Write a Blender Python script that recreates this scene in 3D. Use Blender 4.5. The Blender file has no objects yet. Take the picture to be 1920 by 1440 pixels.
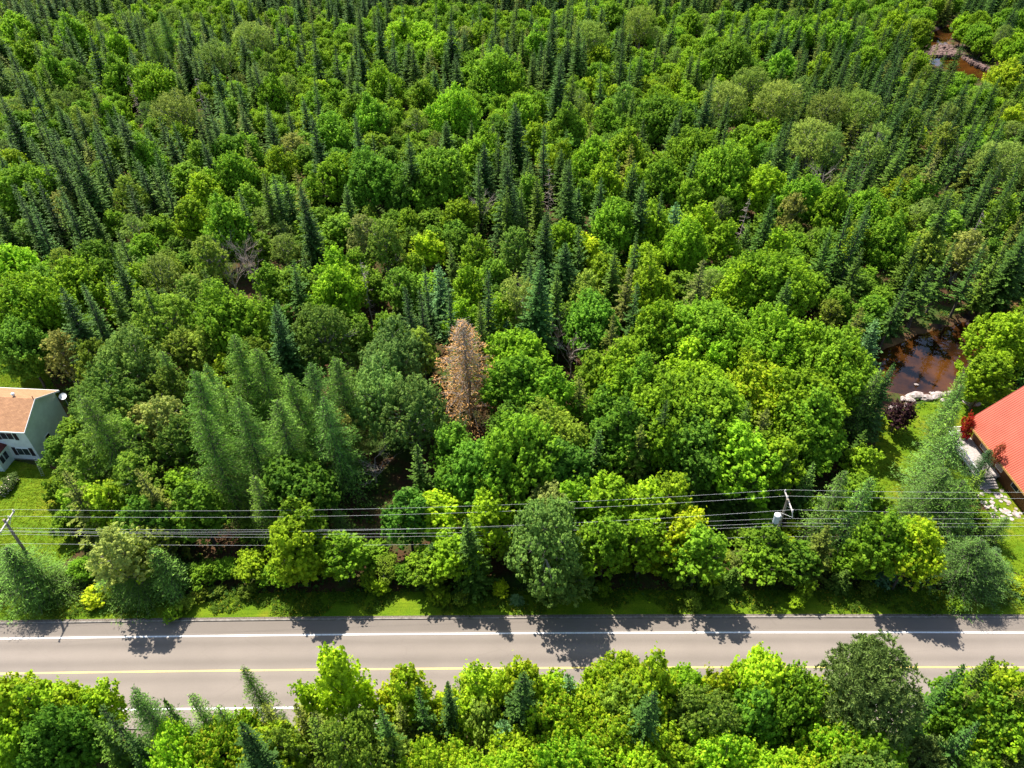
import bpy, math, random
import numpy as np
from mathutils import Vector

# ------------------------------------------------------------------ camera, sky, sun, exposure
sc = bpy.context.scene
col = sc.collection
CAM_H, PITCH, FPX = 65.0, math.radians(41.0), 1356.0      # drone height, pitch below the horizon, focal length in photo pixels
cam_d = bpy.data.cameras.new('camera')
cam = bpy.data.objects.new('camera', cam_d); col.objects.link(cam)
cam.location = (0, 0, CAM_H)
cam.rotation_euler = (math.pi/2 - PITCH, 0, 0)
cam_d.sensor_width = 36.0
cam_d.lens = 36.0*FPX/1920.0
cam_d.clip_start = 0.5; cam_d.clip_end = 3000
sc.camera = cam
SUN_EL, SUN_AZ = math.radians(58.0), math.radians(-36.0)   # azimuth from +Y, clockwise
world = bpy.data.worlds.new('World'); sc.world = world; world.use_nodes = True
wn = world.node_tree; wn.nodes.clear()
sky = wn.nodes.new('ShaderNodeTexSky'); sky.sky_type = 'NISHITA'; sky.sun_disc = False
sky.sun_elevation = SUN_EL; sky.sun_rotation = SUN_AZ
bg = wn.nodes.new('ShaderNodeBackground'); bg.inputs[1].default_value = 0.115
wo = wn.nodes.new('ShaderNodeOutputWorld')
wn.links.new(sky.outputs[0], bg.inputs[0]); wn.links.new(bg.outputs[0], wo.inputs[0])
sd = bpy.data.lights.new('sun', 'SUN'); sd.energy = 5.0; sd.angle = math.radians(0.5); sd.color = (1.0, 0.95, 0.86)
sun = bpy.data.objects.new('sun', sd); col.objects.link(sun)
sv = Vector((math.sin(SUN_AZ)*math.cos(SUN_EL), math.cos(SUN_AZ)*math.cos(SUN_EL), math.sin(SUN_EL)))
sun.rotation_euler = sv.to_track_quat('Z', 'Y').to_euler(); sun.location = sv*300
sc.view_settings.view_transform = 'Standard'; sc.view_settings.look = 'None'
sc.view_settings.exposure = 1.0; sc.view_settings.gamma = 1.0
sc.render.engine = 'CYCLES'
cy = sc.cycles
cy.max_bounces = 5; cy.diffuse_bounces = 3; cy.glossy_bounces = 2; cy.transmission_bounces = 3; cy.transparent_max_bounces = 4
cy.caustics_reflective = False; cy.caustics_refractive = False

def G(px, py, z=0.0):
    """the place at height z that the photograph shows at pixel (px, py)"""
    u, v = (px-960)/FPX, (720-py)/FPX
    c, s = math.cos(PITCH), math.sin(PITCH)
    d = (u, c+v*s, -s+v*c)
    t = (z-CAM_H)/d[2]
    return (d[0]*t, d[1]*t)
def PX(x, y, z):
    c, s = math.cos(PITCH), math.sin(PITCH)
    dz = z-CAM_H
    f = y*c - dz*s; up = y*s + dz*c
    return 960+FPX*x/f, 720-FPX*up/f

# ------------------------------------------------------------------ mesh helpers
def mesh_np(name, V, F, mats, attrs=None, midx=None, smooth=False):
    """V (n,3); F = (k,4) array of quads"""
    me = bpy.data.meshes.new(name)
    V = np.asarray(V, np.float32); F = np.asarray(F, np.int32)
    n, k = len(V), len(F); w = F.shape[1]
    me.vertices.add(n); me.vertices.foreach_set('co', V.ravel())
    me.loops.add(k*w); me.loops.foreach_set('vertex_index', F.ravel())
    me.polygons.add(k)
    me.polygons.foreach_set('loop_start', np.arange(0, k*w, w, dtype=np.int32))
    me.polygons.foreach_set('loop_total', np.full(k, w, np.int32))
    if midx is not None: me.polygons.foreach_set('material_index', np.asarray(midx, np.int32))
    me.polygons.foreach_set('use_smooth', np.full(k, smooth, bool))
    for m in mats: me.materials.append(m)
    for an, av in (attrs or {}).items():
        a = me.attributes.new(an, 'FLOAT', 'FACE'); a.data.foreach_set('value', np.asarray(av, np.float32))
    me.update(calc_edges=True)
    return me

class MB:
    """collects boxes, bars, prisms into one mesh"""
    def __init__(s): s.v = []; s.f = []
    def add(s, vs, fs):
        o = len(s.v); s.v += [tuple(p) for p in vs]; s.f += [tuple(i+o for i in f) for f in fs]; return s
    def box(s, x0, x1, y0, y1, z0, z1):
        return s.add([(x0,y0,z0),(x1,y0,z0),(x1,y1,z0),(x0,y1,z0),(x0,y0,z1),(x1,y0,z1),(x1,y1,z1),(x0,y1,z1)],
                     [(0,3,2,1),(4,5,6,7),(0,1,5,4),(1,2,6,5),(2,3,7,6),(3,0,4,7)])
    def bar(s, a, b, r0, r1=None, n=6):
        r1 = r0 if r1 is None else r1
        a, b = Vector(a), Vector(b); d = (b-a)
        if d.length < 1e-6: return s
        d.normalize(); u = d.orthogonal().normalized(); w = d.cross(u)
        vs = []
        for p, r in ((a, r0), (b, r1)):
            for i in range(n):
                t = 2*math.pi*i/n; vs.append(p+u*(r*math.cos(t))+w*(r*math.sin(t)))
        fs = [(i, (i+1) % n, n+(i+1) % n, n+i) for i in range(n)] + [tuple(range(n-1, -1, -1)), tuple(range(n, 2*n))]
        return s.add(vs, fs)
    def beam(s, a, b, w, h):
        a, b = Vector(a), Vector(b); d = (b-a).normalized()
        u = d.cross(Vector((0,0,1)))
        if u.length < 1e-3: u = Vector((1,0,0))
        u.normalize(); k = u.cross(d)
        vs = []
        for p in (a, b):
            for sx, sy in ((-1,-1),(1,-1),(1,1),(-1,1)): vs.append(p+u*(sx*w/2)+k*(sy*h/2))
        return s.add(vs, [(0,1,2,3),(7,6,5,4),(0,4,5,1),(1,5,6,2),(2,6,7,3),(3,7,4,0)])
    def prism(s, pts, z0, z1):
        n = len(pts)
        return s.add([(x,y,z0) for x,y in pts]+[(x,y,z1) for x,y in pts],
                     [tuple(range(n-1,-1,-1)), tuple(range(n,2*n))]+[(i,(i+1)%n,n+(i+1)%n,n+i) for i in range(n)])
    def slab(s, quad, t):
        """a roof plate: four corners on its top, thickness t straight down"""
        q = [Vector(p) for p in quad]; lo = [p-Vector((0,0,t)) for p in q]
        return s.add(lo+q, [(0,3,2,1),(4,5,6,7),(0,1,5,4),(1,2,6,5),(2,3,7,6),(3,0,4,7)])
    def build(s, name, mat, parent=None, smooth=False, loc=None):
        me = bpy.data.meshes.new(name); me.from_pydata(s.v, [], s.f); me.materials.append(mat)
        if smooth:
            for p in me.polygons: p.use_smooth = True
        o = bpy.data.objects.new(name, me); col.objects.link(o)
        if parent: o.parent = parent
        if loc: o.location = loc
        return o

def tag(o, label=None, cat=None, group=None, kind=None):
    if label: o['label'] = label
    if cat: o['category'] = cat
    if group: o['group'] = group
    if kind: o['kind'] = kind
    return o
def empty(name, loc, rz=0.0):
    o = bpy.data.objects.new(name, None); col.objects.link(o)
    o.location = loc; o.rotation_euler = (0, 0, rz); o.empty_display_size = .3
    return o

# ------------------------------------------------------------------ materials
def mat(name):
    m = bpy.data.materials.new(name); m.use_nodes = True
    nt = m.node_tree; nt.nodes.clear()
    out = nt.nodes.new('ShaderNodeOutputMaterial')
    return m, nt, out
def N(nt, t, **kw):
    n = nt.nodes.new(t)
    for k, v in kw.items(): setattr(n, k, v)
    return n
def principled(nt, out, rough=.8, spec=.3, metal=0.0):
    p = nt.nodes.new('ShaderNodeBsdfPrincipled')
    p.inputs['Roughness'].default_value = rough; p.inputs['Metallic'].default_value = metal
    p.inputs['Specular IOR Level'].default_value = spec
    nt.links.new(p.outputs[0], out.inputs[0]); return p
def noise(nt, scale, detail=4, rough=.6, coord='Object', dist=0.0, sc3=None):
    tc = N(nt, 'ShaderNodeTexCoord'); n = N(nt, 'ShaderNodeTexNoise')
    n.inputs['Scale'].default_value = scale; n.inputs['Detail'].default_value = detail
    n.inputs['Roughness'].default_value = rough; n.inputs['Distortion'].default_value = dist
    if sc3:
        mp = N(nt, 'ShaderNodeMapping'); mp.inputs['Scale'].default_value = sc3
        nt.links.new(tc.outputs[coord], mp.inputs[0]); nt.links.new(mp.outputs[0], n.inputs[0])
    else: nt.links.new(tc.outputs[coord], n.inputs[0])
    return n
def ramp(nt, src, stops, interp='LINEAR'):
    r = N(nt, 'ShaderNodeValToRGB'); r.color_ramp.interpolation = interp
    e = r.color_ramp.elements
    while len(e) < len(stops): e.new(.5)
    for i, (p, c) in enumerate(stops):
        e[i].position = p; e[i].color = (*c, 1)
    nt.links.new(src, r.inputs[0]); return r
def mixc(nt, fac, a, b, mode='MIX'):
    m = N(nt, 'ShaderNodeMix', data_type='RGBA', blend_type=mode)
    for sock, v in ((m.inputs[0], fac), (m.inputs[6], a), (m.inputs[7], b)):
        if isinstance(v, bpy.types.NodeSocket): nt.links.new(v, sock)
        elif isinstance(v, (int, float)): sock.default_value = v
        else: sock.default_value = (*v, 1)
    return m.outputs[2]
def mth(nt, op, a, b=None):
    m = N(nt, 'ShaderNodeMath', operation=op)
    for i, v in enumerate((a, b)):
        if v is None: continue
        if isinstance(v, bpy.types.NodeSocket): nt.links.new(v, m.inputs[i])
        else: m.inputs[i].default_value = v
    return m.outputs[0]
def bump(nt, h, p, strength=.3, dist=.05):
    b = N(nt, 'ShaderNodeBump'); b.inputs['Strength'].default_value = strength; b.inputs['Distance'].default_value = dist
    nt.links.new(h, b.inputs['Height']); nt.links.new(b.outputs[0], p.inputs['Normal'])

def noisy(name, c0, c1, scale=3.0, rough=.8, spec=.3, detail=4, bmp=0.0, metal=0.0, lo=.35, hi=.65, sc3=None):
    m, nt, out = mat(name); p = principled(nt, out, rough, spec, metal)
    n = noise(nt, scale, detail, sc3=sc3)
    r = ramp(nt, n.outputs[0], [(lo, c0), (hi, c1)])
    nt.links.new(r.outputs[0], p.inputs[0])
    if bmp: bump(nt, n.outputs[0], p, bmp)
    return m

def leaf_material(name, tipcol, transl=.42, rough=.65, spec=.10, vlo=.62, vhi=1.5, fixed=None):
    m, nt, out = mat(name)
    oi = N(nt, 'ShaderNodeObjectInfo')
    v = N(nt, 'ShaderNodeAttribute', attribute_name='v'); tip = N(nt, 'ShaderNodeAttribute', attribute_name='tip')
    # leaf to leaf variation, and tree to tree variation
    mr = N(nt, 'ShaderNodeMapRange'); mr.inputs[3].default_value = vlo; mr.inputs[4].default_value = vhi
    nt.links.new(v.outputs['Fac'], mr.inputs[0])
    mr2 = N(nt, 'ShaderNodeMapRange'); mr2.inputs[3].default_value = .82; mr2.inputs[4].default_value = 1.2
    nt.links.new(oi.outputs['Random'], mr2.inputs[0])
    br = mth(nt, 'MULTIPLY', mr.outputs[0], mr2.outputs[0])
    nz = noise(nt, .55, 3, .6)
    mr3 = N(nt, 'ShaderNodeMapRange'); mr3.inputs[1].default_value = .3; mr3.inputs[2].default_value = .7; mr3.inputs[3].default_value = .74; mr3.inputs[4].default_value = 1.3
    nt.links.new(nz.outputs[0], mr3.inputs[0]); br = mth(nt, 'MULTIPLY', br, mr3.outputs[0])
    hsv = N(nt, 'ShaderNodeHueSaturation')
    hv = N(nt, 'ShaderNodeMapRange'); hv.inputs[3].default_value = .520; hv.inputs[4].default_value = .474
    nt.links.new(mth(nt, 'ADD', mth(nt, 'MULTIPLY', v.outputs['Fac'], .5), mth(nt, 'MULTIPLY', nz.outputs[0], .5)), hv.inputs[0]); nt.links.new(hv.outputs[0], hsv.inputs['Hue'])
    nt.links.new(br, hsv.inputs['Value']); nt.links.new(oi.outputs['Color'], hsv.inputs['Color'])
    if fixed:
        for l_ in list(nt.links):
            if l_.to_socket == hsv.inputs['Color']: nt.links.remove(l_)
        hsv.inputs['Color'].default_value = (*fixed[:3], 1)
    f = mth(nt, 'MULTIPLY', tip.outputs['Fac'], fixed[3] if fixed else oi.outputs['Alpha'])
    c = mixc(nt, f, hsv.outputs[0], tipcol)
    p = nt.nodes.new('ShaderNodeBsdfPrincipled'); p.inputs['Roughness'].default_value = rough
    p.inputs['Specular IOR Level'].default_value = spec
    nt.links.new(c, p.inputs[0])
    tr = N(nt, 'ShaderNodeBsdfTranslucent')
    h2 = N(nt, 'ShaderNodeHueSaturation'); h2.inputs['Hue'].default_value = .485; h2.inputs['Value'].default_value = 1.25
    nt.links.new(c, h2.inputs['Color']); nt.links.new(h2.outputs[0], tr.inputs[0])
    mx = N(nt, 'ShaderNodeMixShader'); mx.inputs[0].default_value = transl
    nt.links.new(p.outputs[0], mx.inputs[1]); nt.links.new(tr.outputs[0], mx.inputs[2]); nt.links.new(mx.outputs[0], out.inputs[0])
    return m
M = {}
M['leaf'] = leaf_material('broad leaves', (.42, .31, .02))
M['needle'] = leaf_material('needles', (.16, .24, .03), transl=.16, rough=.65, spec=.14, vlo=.5, vhi=1.6)
M['bark'] = noisy('bark', (.05, .042, .034), (.15, .13, .11), 6, .9, .1, bmp=.4)
M['palebark'] = noisy('pale bark', (.16, .15, .13), (.36, .33, .29), 5, .85, .1, bmp=.3)
M['deadwood'] = noisy('bleached dead wood', (.30, .24, .20), (.55, .46, .39), 5, .9, .1, bmp=.3)
M['dryneedle'] = leaf_material('dry brown needles', (.30, .17, .06), transl=.1, rough=.8, spec=.1)

# ground: dark leaf litter and moss under the trees
m, nt, out = mat('forest floor'); p = principled(nt, out, .95, .1)
n1 = noise(nt, .18, 6, .65); n2 = noise(nt, 2.2, 6, .7)
r1 = ramp(nt, n2.outputs[0], [(.3, (.03, .02, .012)), (.5, (.085, .042, .022)), (.62, (.035, .04, .012)), (.75, (.12, .06, .032))])
r2 = ramp(nt, n2.outputs[0], [(.3, (.02, .035, .008)), (.6, (.05, .09, .015)), (.75, (.08, .12, .02))])
f = ramp(nt, n1.outputs[0], [(.45, (0,0,0)), (.6, (1,1,1))])
c = mixc(nt, f.outputs[0], r1.outputs[0], r2.outputs[0]); nt.links.new(c, p.inputs[0]); bump(nt, n2.outputs[0], p, .6, .2)
M['floor'] = m
# lawn
m, nt, out = mat('mown lawn'); p = principled(nt, out, .9, .12)
n1 = noise(nt, .25, 5, .6); n2 = noise(nt, 7, 5, .75); n3 = noise(nt, 1.0, 4, .6, sc3=(.25, 2.2, 1))
r1 = ramp(nt, n1.outputs[0], [(.36, (.085, .17, .005)), (.56, (.14, .21, .007)), (.72, (.22, .20, .016))])
r2 = ramp(nt, n2.outputs[0], [(.3, (.55, .6, .55)), (.7, (1.25, 1.2, 1.2))])
r3 = ramp(nt, n3.outputs[0], [(.38, (.82, .86, .8)), (.62, (1.1, 1.06, 1.1))])
c = mixc(nt, 1.0, r1.outputs[0], r2.outputs[0], 'MULTIPLY'); c = mixc(nt, 1.0, c, r3.outputs[0], 'MULTIPLY')
nt.links.new(c, p.inputs[0]); bump(nt, n2.outputs[0], p, .8, .06); M['lawn'] = m
# road: bands run along it (attribute 'off' = metres from the centre line)
m, nt, out = mat('worn pale asphalt'); p = principled(nt, out, .85, .2)
off = N(nt, 'ShaderNodeAttribute', attribute_name='off')
def band(cn, w, amp):
    d = mth(nt, 'DIVIDE', mth(nt, 'SUBTRACT', off.outputs['Fac'], cn), w)
    return mth(nt, 'MULTIPLY', mth(nt, 'POWER', 2.718, mth(nt, 'MULTIPLY', mth(nt, 'MULTIPLY', d, d), -1.0)), amp)
acc = None
for cn, w, a in ((.85, .42, .16), (2.75, .42, .17), (-.8, .42, .12), (-2.8, .4, .12), (1.75, .3, -.03), (4.6, 1.0, .03)):
    b_ = band(cn, w, a); acc = b_ if acc is None else mth(nt, 'ADD', acc, b_)
nl = noise(nt, .35, 5, .6, sc3=(.15, 1.6, 1)); nf = noise(nt, 12, 4, .8); nb = noise(nt, .12, 4, .6)
lv = mth(nt, 'SUBTRACT', 1.0, acc)
lv = mth(nt, 'MULTIPLY', lv, mth(nt, 'ADD', .86, mth(nt, 'MULTIPLY', nl.outputs[0], .28)))
lv = mth(nt, 'MULTIPLY', lv, mth(nt, 'ADD', .84, mth(nt, 'MULTIPLY', nf.outputs[0], .32)))
tcv = N(nt, 'ShaderNodeTexCoord'); mpv = N(nt, 'ShaderNodeMapping'); mpv.inputs['Scale'].default_value = (.16, .5, 1); nt.links.new(tcv.outputs['Object'], mpv.inputs[0])
vo = N(nt, 'ShaderNodeTexVoronoi', feature='DISTANCE_TO_EDGE'); vo.inputs['Scale'].default_value = .9; nt.links.new(mpv.outputs[0], vo.inputs[0])
ck = N(nt, 'ShaderNodeMapRange'); ck.inputs[1].default_value = 0; ck.inputs[2].default_value = .012; ck.inputs[3].default_value = .95; ck.inputs[4].default_value = 1
nt.links.new(vo.outputs['Distance'], ck.inputs[0]); lv = mth(nt, 'MULTIPLY', lv, ck.outputs[0])
base = ramp(nt, nb.outputs[0], [(.35, (.214, .180, .152)), (.65, (.242, .204, .172))])
sh = ramp(nt, off.outputs['Fac'], [(0, (0,0,0)), (1, (1,1,1))])
mr = N(nt, 'ShaderNodeMapRange'); mr.inputs[1].default_value = 3.75; mr.inputs[2].default_value = 3.95; mr.inputs[3].default_value = 1; mr.inputs[4].default_value = .80
nt.links.new(off.outputs['Fac'], mr.inputs[0]); lv = mth(nt, 'MULTIPLY', lv, mr.outputs[0])
cr = N(nt, 'ShaderNodeVectorMath', operation='SCALE'); nt.links.new(base.outputs[0], cr.inputs[0]); nt.links.new(lv, cr.inputs['Scale'])
nt.links.new(cr.outputs[0], p.inputs[0]); bump(nt, nf.outputs[0], p, .25, .02); M['road'] = m
M['whitepaint'] = noisy('white road paint', (.55, .54, .52), (.82, .82, .82), 5, .6, .3, 6, lo=.3, hi=.5)
M['yellowpaint'] = noisy('yellow road paint', (.6, .43, .10), (.80, .62, .16), 5, .6, .3, 6, lo=.3, hi=.5)
M['kerb'] = noisy('kerb concrete', (.16, .14, .12), (.30, .27, .24), 2.5, .9, .2, bmp=.2)
M['gravel'] = noisy('gravel shoulder', (.09, .075, .06), (.24, .2, .17), 9, .95, .1, 6, bmp=.5)
M['bed'] = noisy('river bed', (.025, .016, .018), (.19, .105, .038), .16, .9, .1, 6, bmp=.3)
M['barrock'] = noisy('pink river stones', (.07, .045, .038), (.23, .15, .13), .8, .9, .15, 6, bmp=.5)
M['rock'] = noisy('pinkish rock', (.22, .17, .15), (.52, .45, .42), 2.2, .85, .2, 6, bmp=.5)
m, nt, out = mat('river water')
gl = N(nt, 'ShaderNodeBsdfGlossy'); gl.inputs['Roughness'].default_value = .04
gl.inputs[0].default_value = (1, 1, 1, 1)
tp = N(nt, 'ShaderNodeBsdfTransparent'); tp.inputs[0].default_value = (.70, .56, .38, 1)
fr = N(nt, 'ShaderNodeFresnel'); fr.inputs[0].default_value = 1.45
nw = noise(nt, 1.4, 3, .5); bw = N(nt, 'ShaderNodeBump'); bw.inputs['Strength'].default_value = .05; bw.inputs['Distance'].default_value = .05
nt.links.new(nw.outputs[0], bw.inputs['Height']); nt.links.new(bw.outputs[0], gl.inputs['Normal']); nt.links.new(bw.outputs[0], fr.inputs['Normal'])
mx = N(nt, 'ShaderNodeMixShader'); nt.links.new(fr.outputs[0], mx.inputs[0])
nt.links.new(tp.outputs[0], mx.inputs[1]); nt.links.new(gl.outputs[0], mx.inputs[2]); nt.links.new(mx.outputs[0], out.inputs[0]); M['water'] = m

rng = np.random.default_rng(7)
R_ = random.Random(11)

# ------------------------------------------------------------------ setting
def road_y(x): return 0
# centre line of the far white stripe, fitted in metres
wl = [G(x, y) for x, y in ((0, 1198), (640, 1189), (1280, 1187), (1920, 1186))]
cf = np.polyfit([q[0] for q in wl], [q[1] for q in wl], 2)
LANE = G(960, 1187.5)[1]-G(960, 1252.8)[1]
def ry(x): return float(np.polyval(cf, max(-160, min(160, x)))) - LANE     # centre (yellow) line
FAR_EDGE, NEAR_EDGE = LANE+1.55, -LANE-1.6

RIVER = [(30, 78, 4), (40, 76, 4.2), (46, 75.2, 4.6)]
def gp(px, py): return G(px, py, -.5)
pl, pr = gp(1700, 700), gp(1780, 665)
RIVER = [(pl[0]-14, pl[1]+4, 3.0), (pl[0]-5, pl[1]+.5, 4.0), (pl[0], pl[1], 5.0), (pr[0], pr[1], 5.2), (pr[0]+6, pr[1]+3.5, 4.2), (pr[0]+12, pr[1]+9, 1.2), (pr[0]+22, pr[1]+13, .8)]
for q in ((2000, 520, 1.5), (2080, 400, 2.2), (2060, 280, 2.5), (1985, 215, 4), (1890, 160, 4.5), (1800, 125, 6.0), (1745, 100, 6), (1748, 76, 4), (1790, 50, 1.5), (1840, 25, 1), (1900, -40, 1)):
    w_ = gp(q[0], q[1]); RIVER.append((w_[0], w_[1], q[2]))
RV = np.array(RIVER)
def river_d(x, y):
    """distance to the channel edge (negative inside)"""
    x = np.asarray(x, float); y = np.asarray(y, float); best = np.full(x.shape, 1e9)
    for a, b in zip(RV[:-1], RV[1:]):
        d = b[:2]-a[:2]; L = (d**2).sum()
        t = np.clip(((x-a[0])*d[0]+(y-a[1])*d[1])/L, 0, 1)
        dist = np.hypot(x-a[0]-t*d[0], y-a[1]-t*d[1]) - (a[2]+t*(b[2]-a[2]))
        best = np.minimum(best, dist)
    return best
def axis(breaks):
    out_ = []
    for a, b, s in breaks: out_ += list(np.arange(a, b, s))
    return np.array(out_ + [breaks[-1][1]])
gx = axis([(-600, -120, 20), (-120, 20, 4), (20, 175, 1.2), (175, 600, 20)])
gy = axis([(-150, 0, 15), (0, 60, 4), (60, 290, 1.2), (290, 900, 20)])
X, Y = np.meshgrid(gx, gy)
D = river_d(X, Y)
Z = -1.25*np.clip((1.2-D)/2.6, 0, 1)**1.3
Z += np.where(Z > -.01, 0, .12*np.sin(X*2.1)*np.cos(Y*1.7))
nx, ny = len(gx), len(gy)
I = np.arange(nx*ny).reshape(ny, nx)
F = np.stack([I[:-1,:-1], I[:-1,1:], I[1:,1:], I[1:,:-1]], -1).reshape(-1, 4)
zc = Z.ravel()[F].min(1)
me = mesh_np('ground', np.stack([X.ravel(), Y.ravel(), Z.ravel()], -1), F, [M['floor'], M['bed']], midx=(zc < -.45).astype(int), smooth=True)
o = bpy.data.objects.new('ground', me); col.objects.link(o); tag(o, kind='structure')
# water ribbon
def ribbon(name, pts, material, z, extra=0.0):
    V = []; F = []
    P = [Vector((a, b)) for a, b, c in pts]
    for i, p in enumerate(P):
        t = (P[min(i+1, len(P)-1)]-P[max(i-1, 0)]).normalized(); nn = Vector((-t.y, t.x))*(pts[i][2]+extra)
        V += [(p.x+nn.x, p.y+nn.y, z), (p.x-nn.x, p.y-nn.y, z)]
    F = [(2*i, 2*i+1, 2*i+3, 2*i+2) for i in range(len(P)-1)]
    me = bpy.data.meshes.new(name); me.from_pydata(V, [], F); me.materials.append(material)
    o = bpy.data.objects.new(name, me); col.objects.link(o); return o
tag(ribbon('river', RIVER, M['water'], -.42, 1.4), kind='structure')

def strip(name, o0, o1, z, material, x0=-320, x1=320, step=4, attr=False, cols=1, thick=0.0):
    xs = np.arange(x0, x1+.1, step)
    V = []; F = []; A = []
    offs = np.linspace(o0, o1, cols+1)
    for x in xs:
        y = ry(x)
        for q in offs: V.append((x, y+q, z))
    k = cols+1
    for i in range(len(xs)-1):
        for j in range(cols):
            a = i*k+j; F.append((a, a+k, a+k+1, a+1))
    me = mesh_np(name, V, F, [material])
    if attr:
        at = me.attributes.new('off', 'FLOAT', 'POINT'); at.data.foreach_set('value', np.tile(offs, len(xs)).astype(np.float32))
    o = bpy.data.objects.new(name, me); col.objects.link(o); return o
tag(strip('gravel_shoulder', NEAR_EDGE-.9, FAR_EDGE+.65, .008, M['gravel']), kind='structure')
tag(strip('road', NEAR_EDGE, FAR_EDGE, .014, M['road'], attr=True, cols=44), kind='structure')
tag(strip('road_marking_white_far', LANE-.08, LANE+.08, .019, M['whitepaint']), kind='structure')
tag(strip('road_marking_yellow', -.075, .075, .019, M['yellowpaint']), kind='structure')
tag(strip('road_marking_white_near', -LANE-.08, -LANE+.08, .019, M['whitepaint']), kind='structure')
for nm, o0, o1 in (('kerb_far', FAR_EDGE, FAR_EDGE+.2), ('kerb_near', NEAR_EDGE-.2, NEAR_EDGE)):
    mb = MB(); xs = np.arange(-320, 321, 4.0); prev = None
    for x in xs:
        y = ry(x); r = [(x, y+o0, .0), (x, y+o0+.03, .12), (x, y+o1-.03, .12), (x, y+o1, .0)]
        b = len(mb.v); mb.v += r
        if prev is not None:
            for j in range(3): mb.f.append((prev+j, b+j, b+j+1, prev+j+1))
        prev = b
    tag(mb.build(nm, M['kerb']), kind='structure')

def in_poly(x, y, P):
    c = False; n = len(P)
    for i in range(n):
        x0, y0 = P[i]; x1, y1 = P[(i+1) % n]
        if (y0 > y) != (y1 > y) and x < (x1-x0)*(y-y0)/(y1-y0)+x0: c = not c
    return c
def poly_sheet(name, P, z, material):
    mb = MB(); mb.v = [(x, y, z) for x, y in P]; mb.f = [tuple(range(len(P)))]
    me = bpy.data.meshes.new(name); me.from_pydata(mb.v, [], mb.f); me.materials.append(material)
    o = bpy.data.objects.new(name, me); col.objects.link(o); return o
LAWN_L = [G(*q) for q in ((-420, 875), (20, 862), (100, 880), (140, 910), (120, 960), (150, 1030), (100, 1072), (40, 1075), (-40, 1040), (-420, 1010))]
LAWN_LB = [G(*q) for q in ((-300, 640), (20, 640), (70, 680), (95, 712), (110, 745), (30, 770), (-300, 770))]
LAWN_R = [G(*q) for q in ((1652, 775), (1680, 764), (1720, 758), (1790, 742), (1850, 733), (2300, 720), (2300, 1130), (1990, 1120), (1880, 1060), (1850, 940), (1760, 960), (1660, 950), (1590, 905), (1640, 840))]
poly_fix = []
for nm, P in (('lawn_left', LAWN_L), ('lawn_behind_house', LAWN_LB), ('lawn_right', LAWN_R)):
    P2 = [(x, y) for x, y in P]
    tag(poly_sheet(nm, P2, .012, M['lawn']), kind='structure'); poly_fix.append(P2)
# grassy verge between the kerb and the shrubs
tag(strip('verge', FAR_EDGE+.45, FAR_EDGE+3.2, .02, M['lawn']), kind='structure')

# ------------------------------------------------------------------ foliage prototypes
def norm(a): return a/np.maximum(np.linalg.norm(a, axis=-1, keepdims=True), 1e-9)
def diamonds(c, a, b, L, W, bend=0.0):
    """leaf quads: centre c, long axis a, cross axis b"""
    a = a*(np.asarray(L)/2)[:, None]; b = b*(np.asarray(W)/2)[:, None]
    V = np.stack([c-a, c+b, c+a, c-b], 1)
    return V
def pack(Vs):
    V = np.concatenate(Vs); k = len(V)
    return V.reshape(-1, 3), np.arange(4*k).reshape(k, 4)
def rdir(r, n): return norm(r.normal(size=(n, 3)))
def tube(segs, sides=5):
    """list of (p0, p1, r0, r1) -> quads"""
    P0 = np.array([s[0] for s in segs], float); P1 = np.array([s[1] for s in segs], float)
    r0 = np.array([s[2] for s in segs], float); r1 = np.array([s[3] for s in segs], float)
    d = norm(P1-P0); h = np.where(np.abs(d[:, 2:3]) > .9, [[1., 0, 0]], [[0, 0, 1.]])
    u = norm(np.cross(d, h)); w = np.cross(d, u)
    ang = np.arange(sides)*2*np.pi/sides
    ring = u[:, None]*np.cos(ang)[None, :, None]+w[:, None]*np.sin(ang)[None, :, None]
    A = P0[:, None]+ring*r0[:, None, None]; B = P1[:, None]+ring*r1[:, None, None]
    V = np.concatenate([A, B], 1).reshape(-1, 3)
    k = len(segs); j = np.arange(sides); q = np.stack([j, (j+1) % sides, sides+(j+1) % sides, sides+j], -1)
    F = (q[None]+(np.arange(k)*2*sides)[:, None, None]).reshape(-1, 4)
    return V, F
def limb(r, p0, p1, r0, r1, n=4, wob=.12, sag=0.0):
    p0 = np.array(p0, float); p1 = np.array(p1, float); L = np.linalg.norm(p1-p0); pts = [p0]
    for i in range(1, n): pts.append(p0+(p1-p0)*i/n + r.normal(size=3)*wob*L/n*1.2 + np.array([0, 0, sag*L*math.sin(math.pi*i/n)]))
    pts.append(p1); rr = np.linspace(r0, r1, n+1)
    return [(pts[i], pts[i+1], rr[i], rr[i+1]) for i in range(n)], pts

PROTO = {}     # kind -> list of (crown mesh, trunk mesh, nominal radius, nominal height, joined data)
def register(kind, name, crown, trunk, Rn, Hn, leafmat, barkmat):
    CV, CF, av, at = crown; TV, TF = trunk
    cm = mesh_np(name+'_crown', CV, CF, [leafmat], {'v': av, 'tip': at})
    tm = mesh_np(name+'_trunk', TV, TF, [barkmat], smooth=True)
    JV = np.concatenate([CV, TV]); JF = np.concatenate([CF, TF+len(CV)])
    PROTO.setdefault(kind, []).append((cm, tm, Rn, Hn, (JV, JF, len(CF), len(TF), av, at, leafmat, barkmat)))

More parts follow.
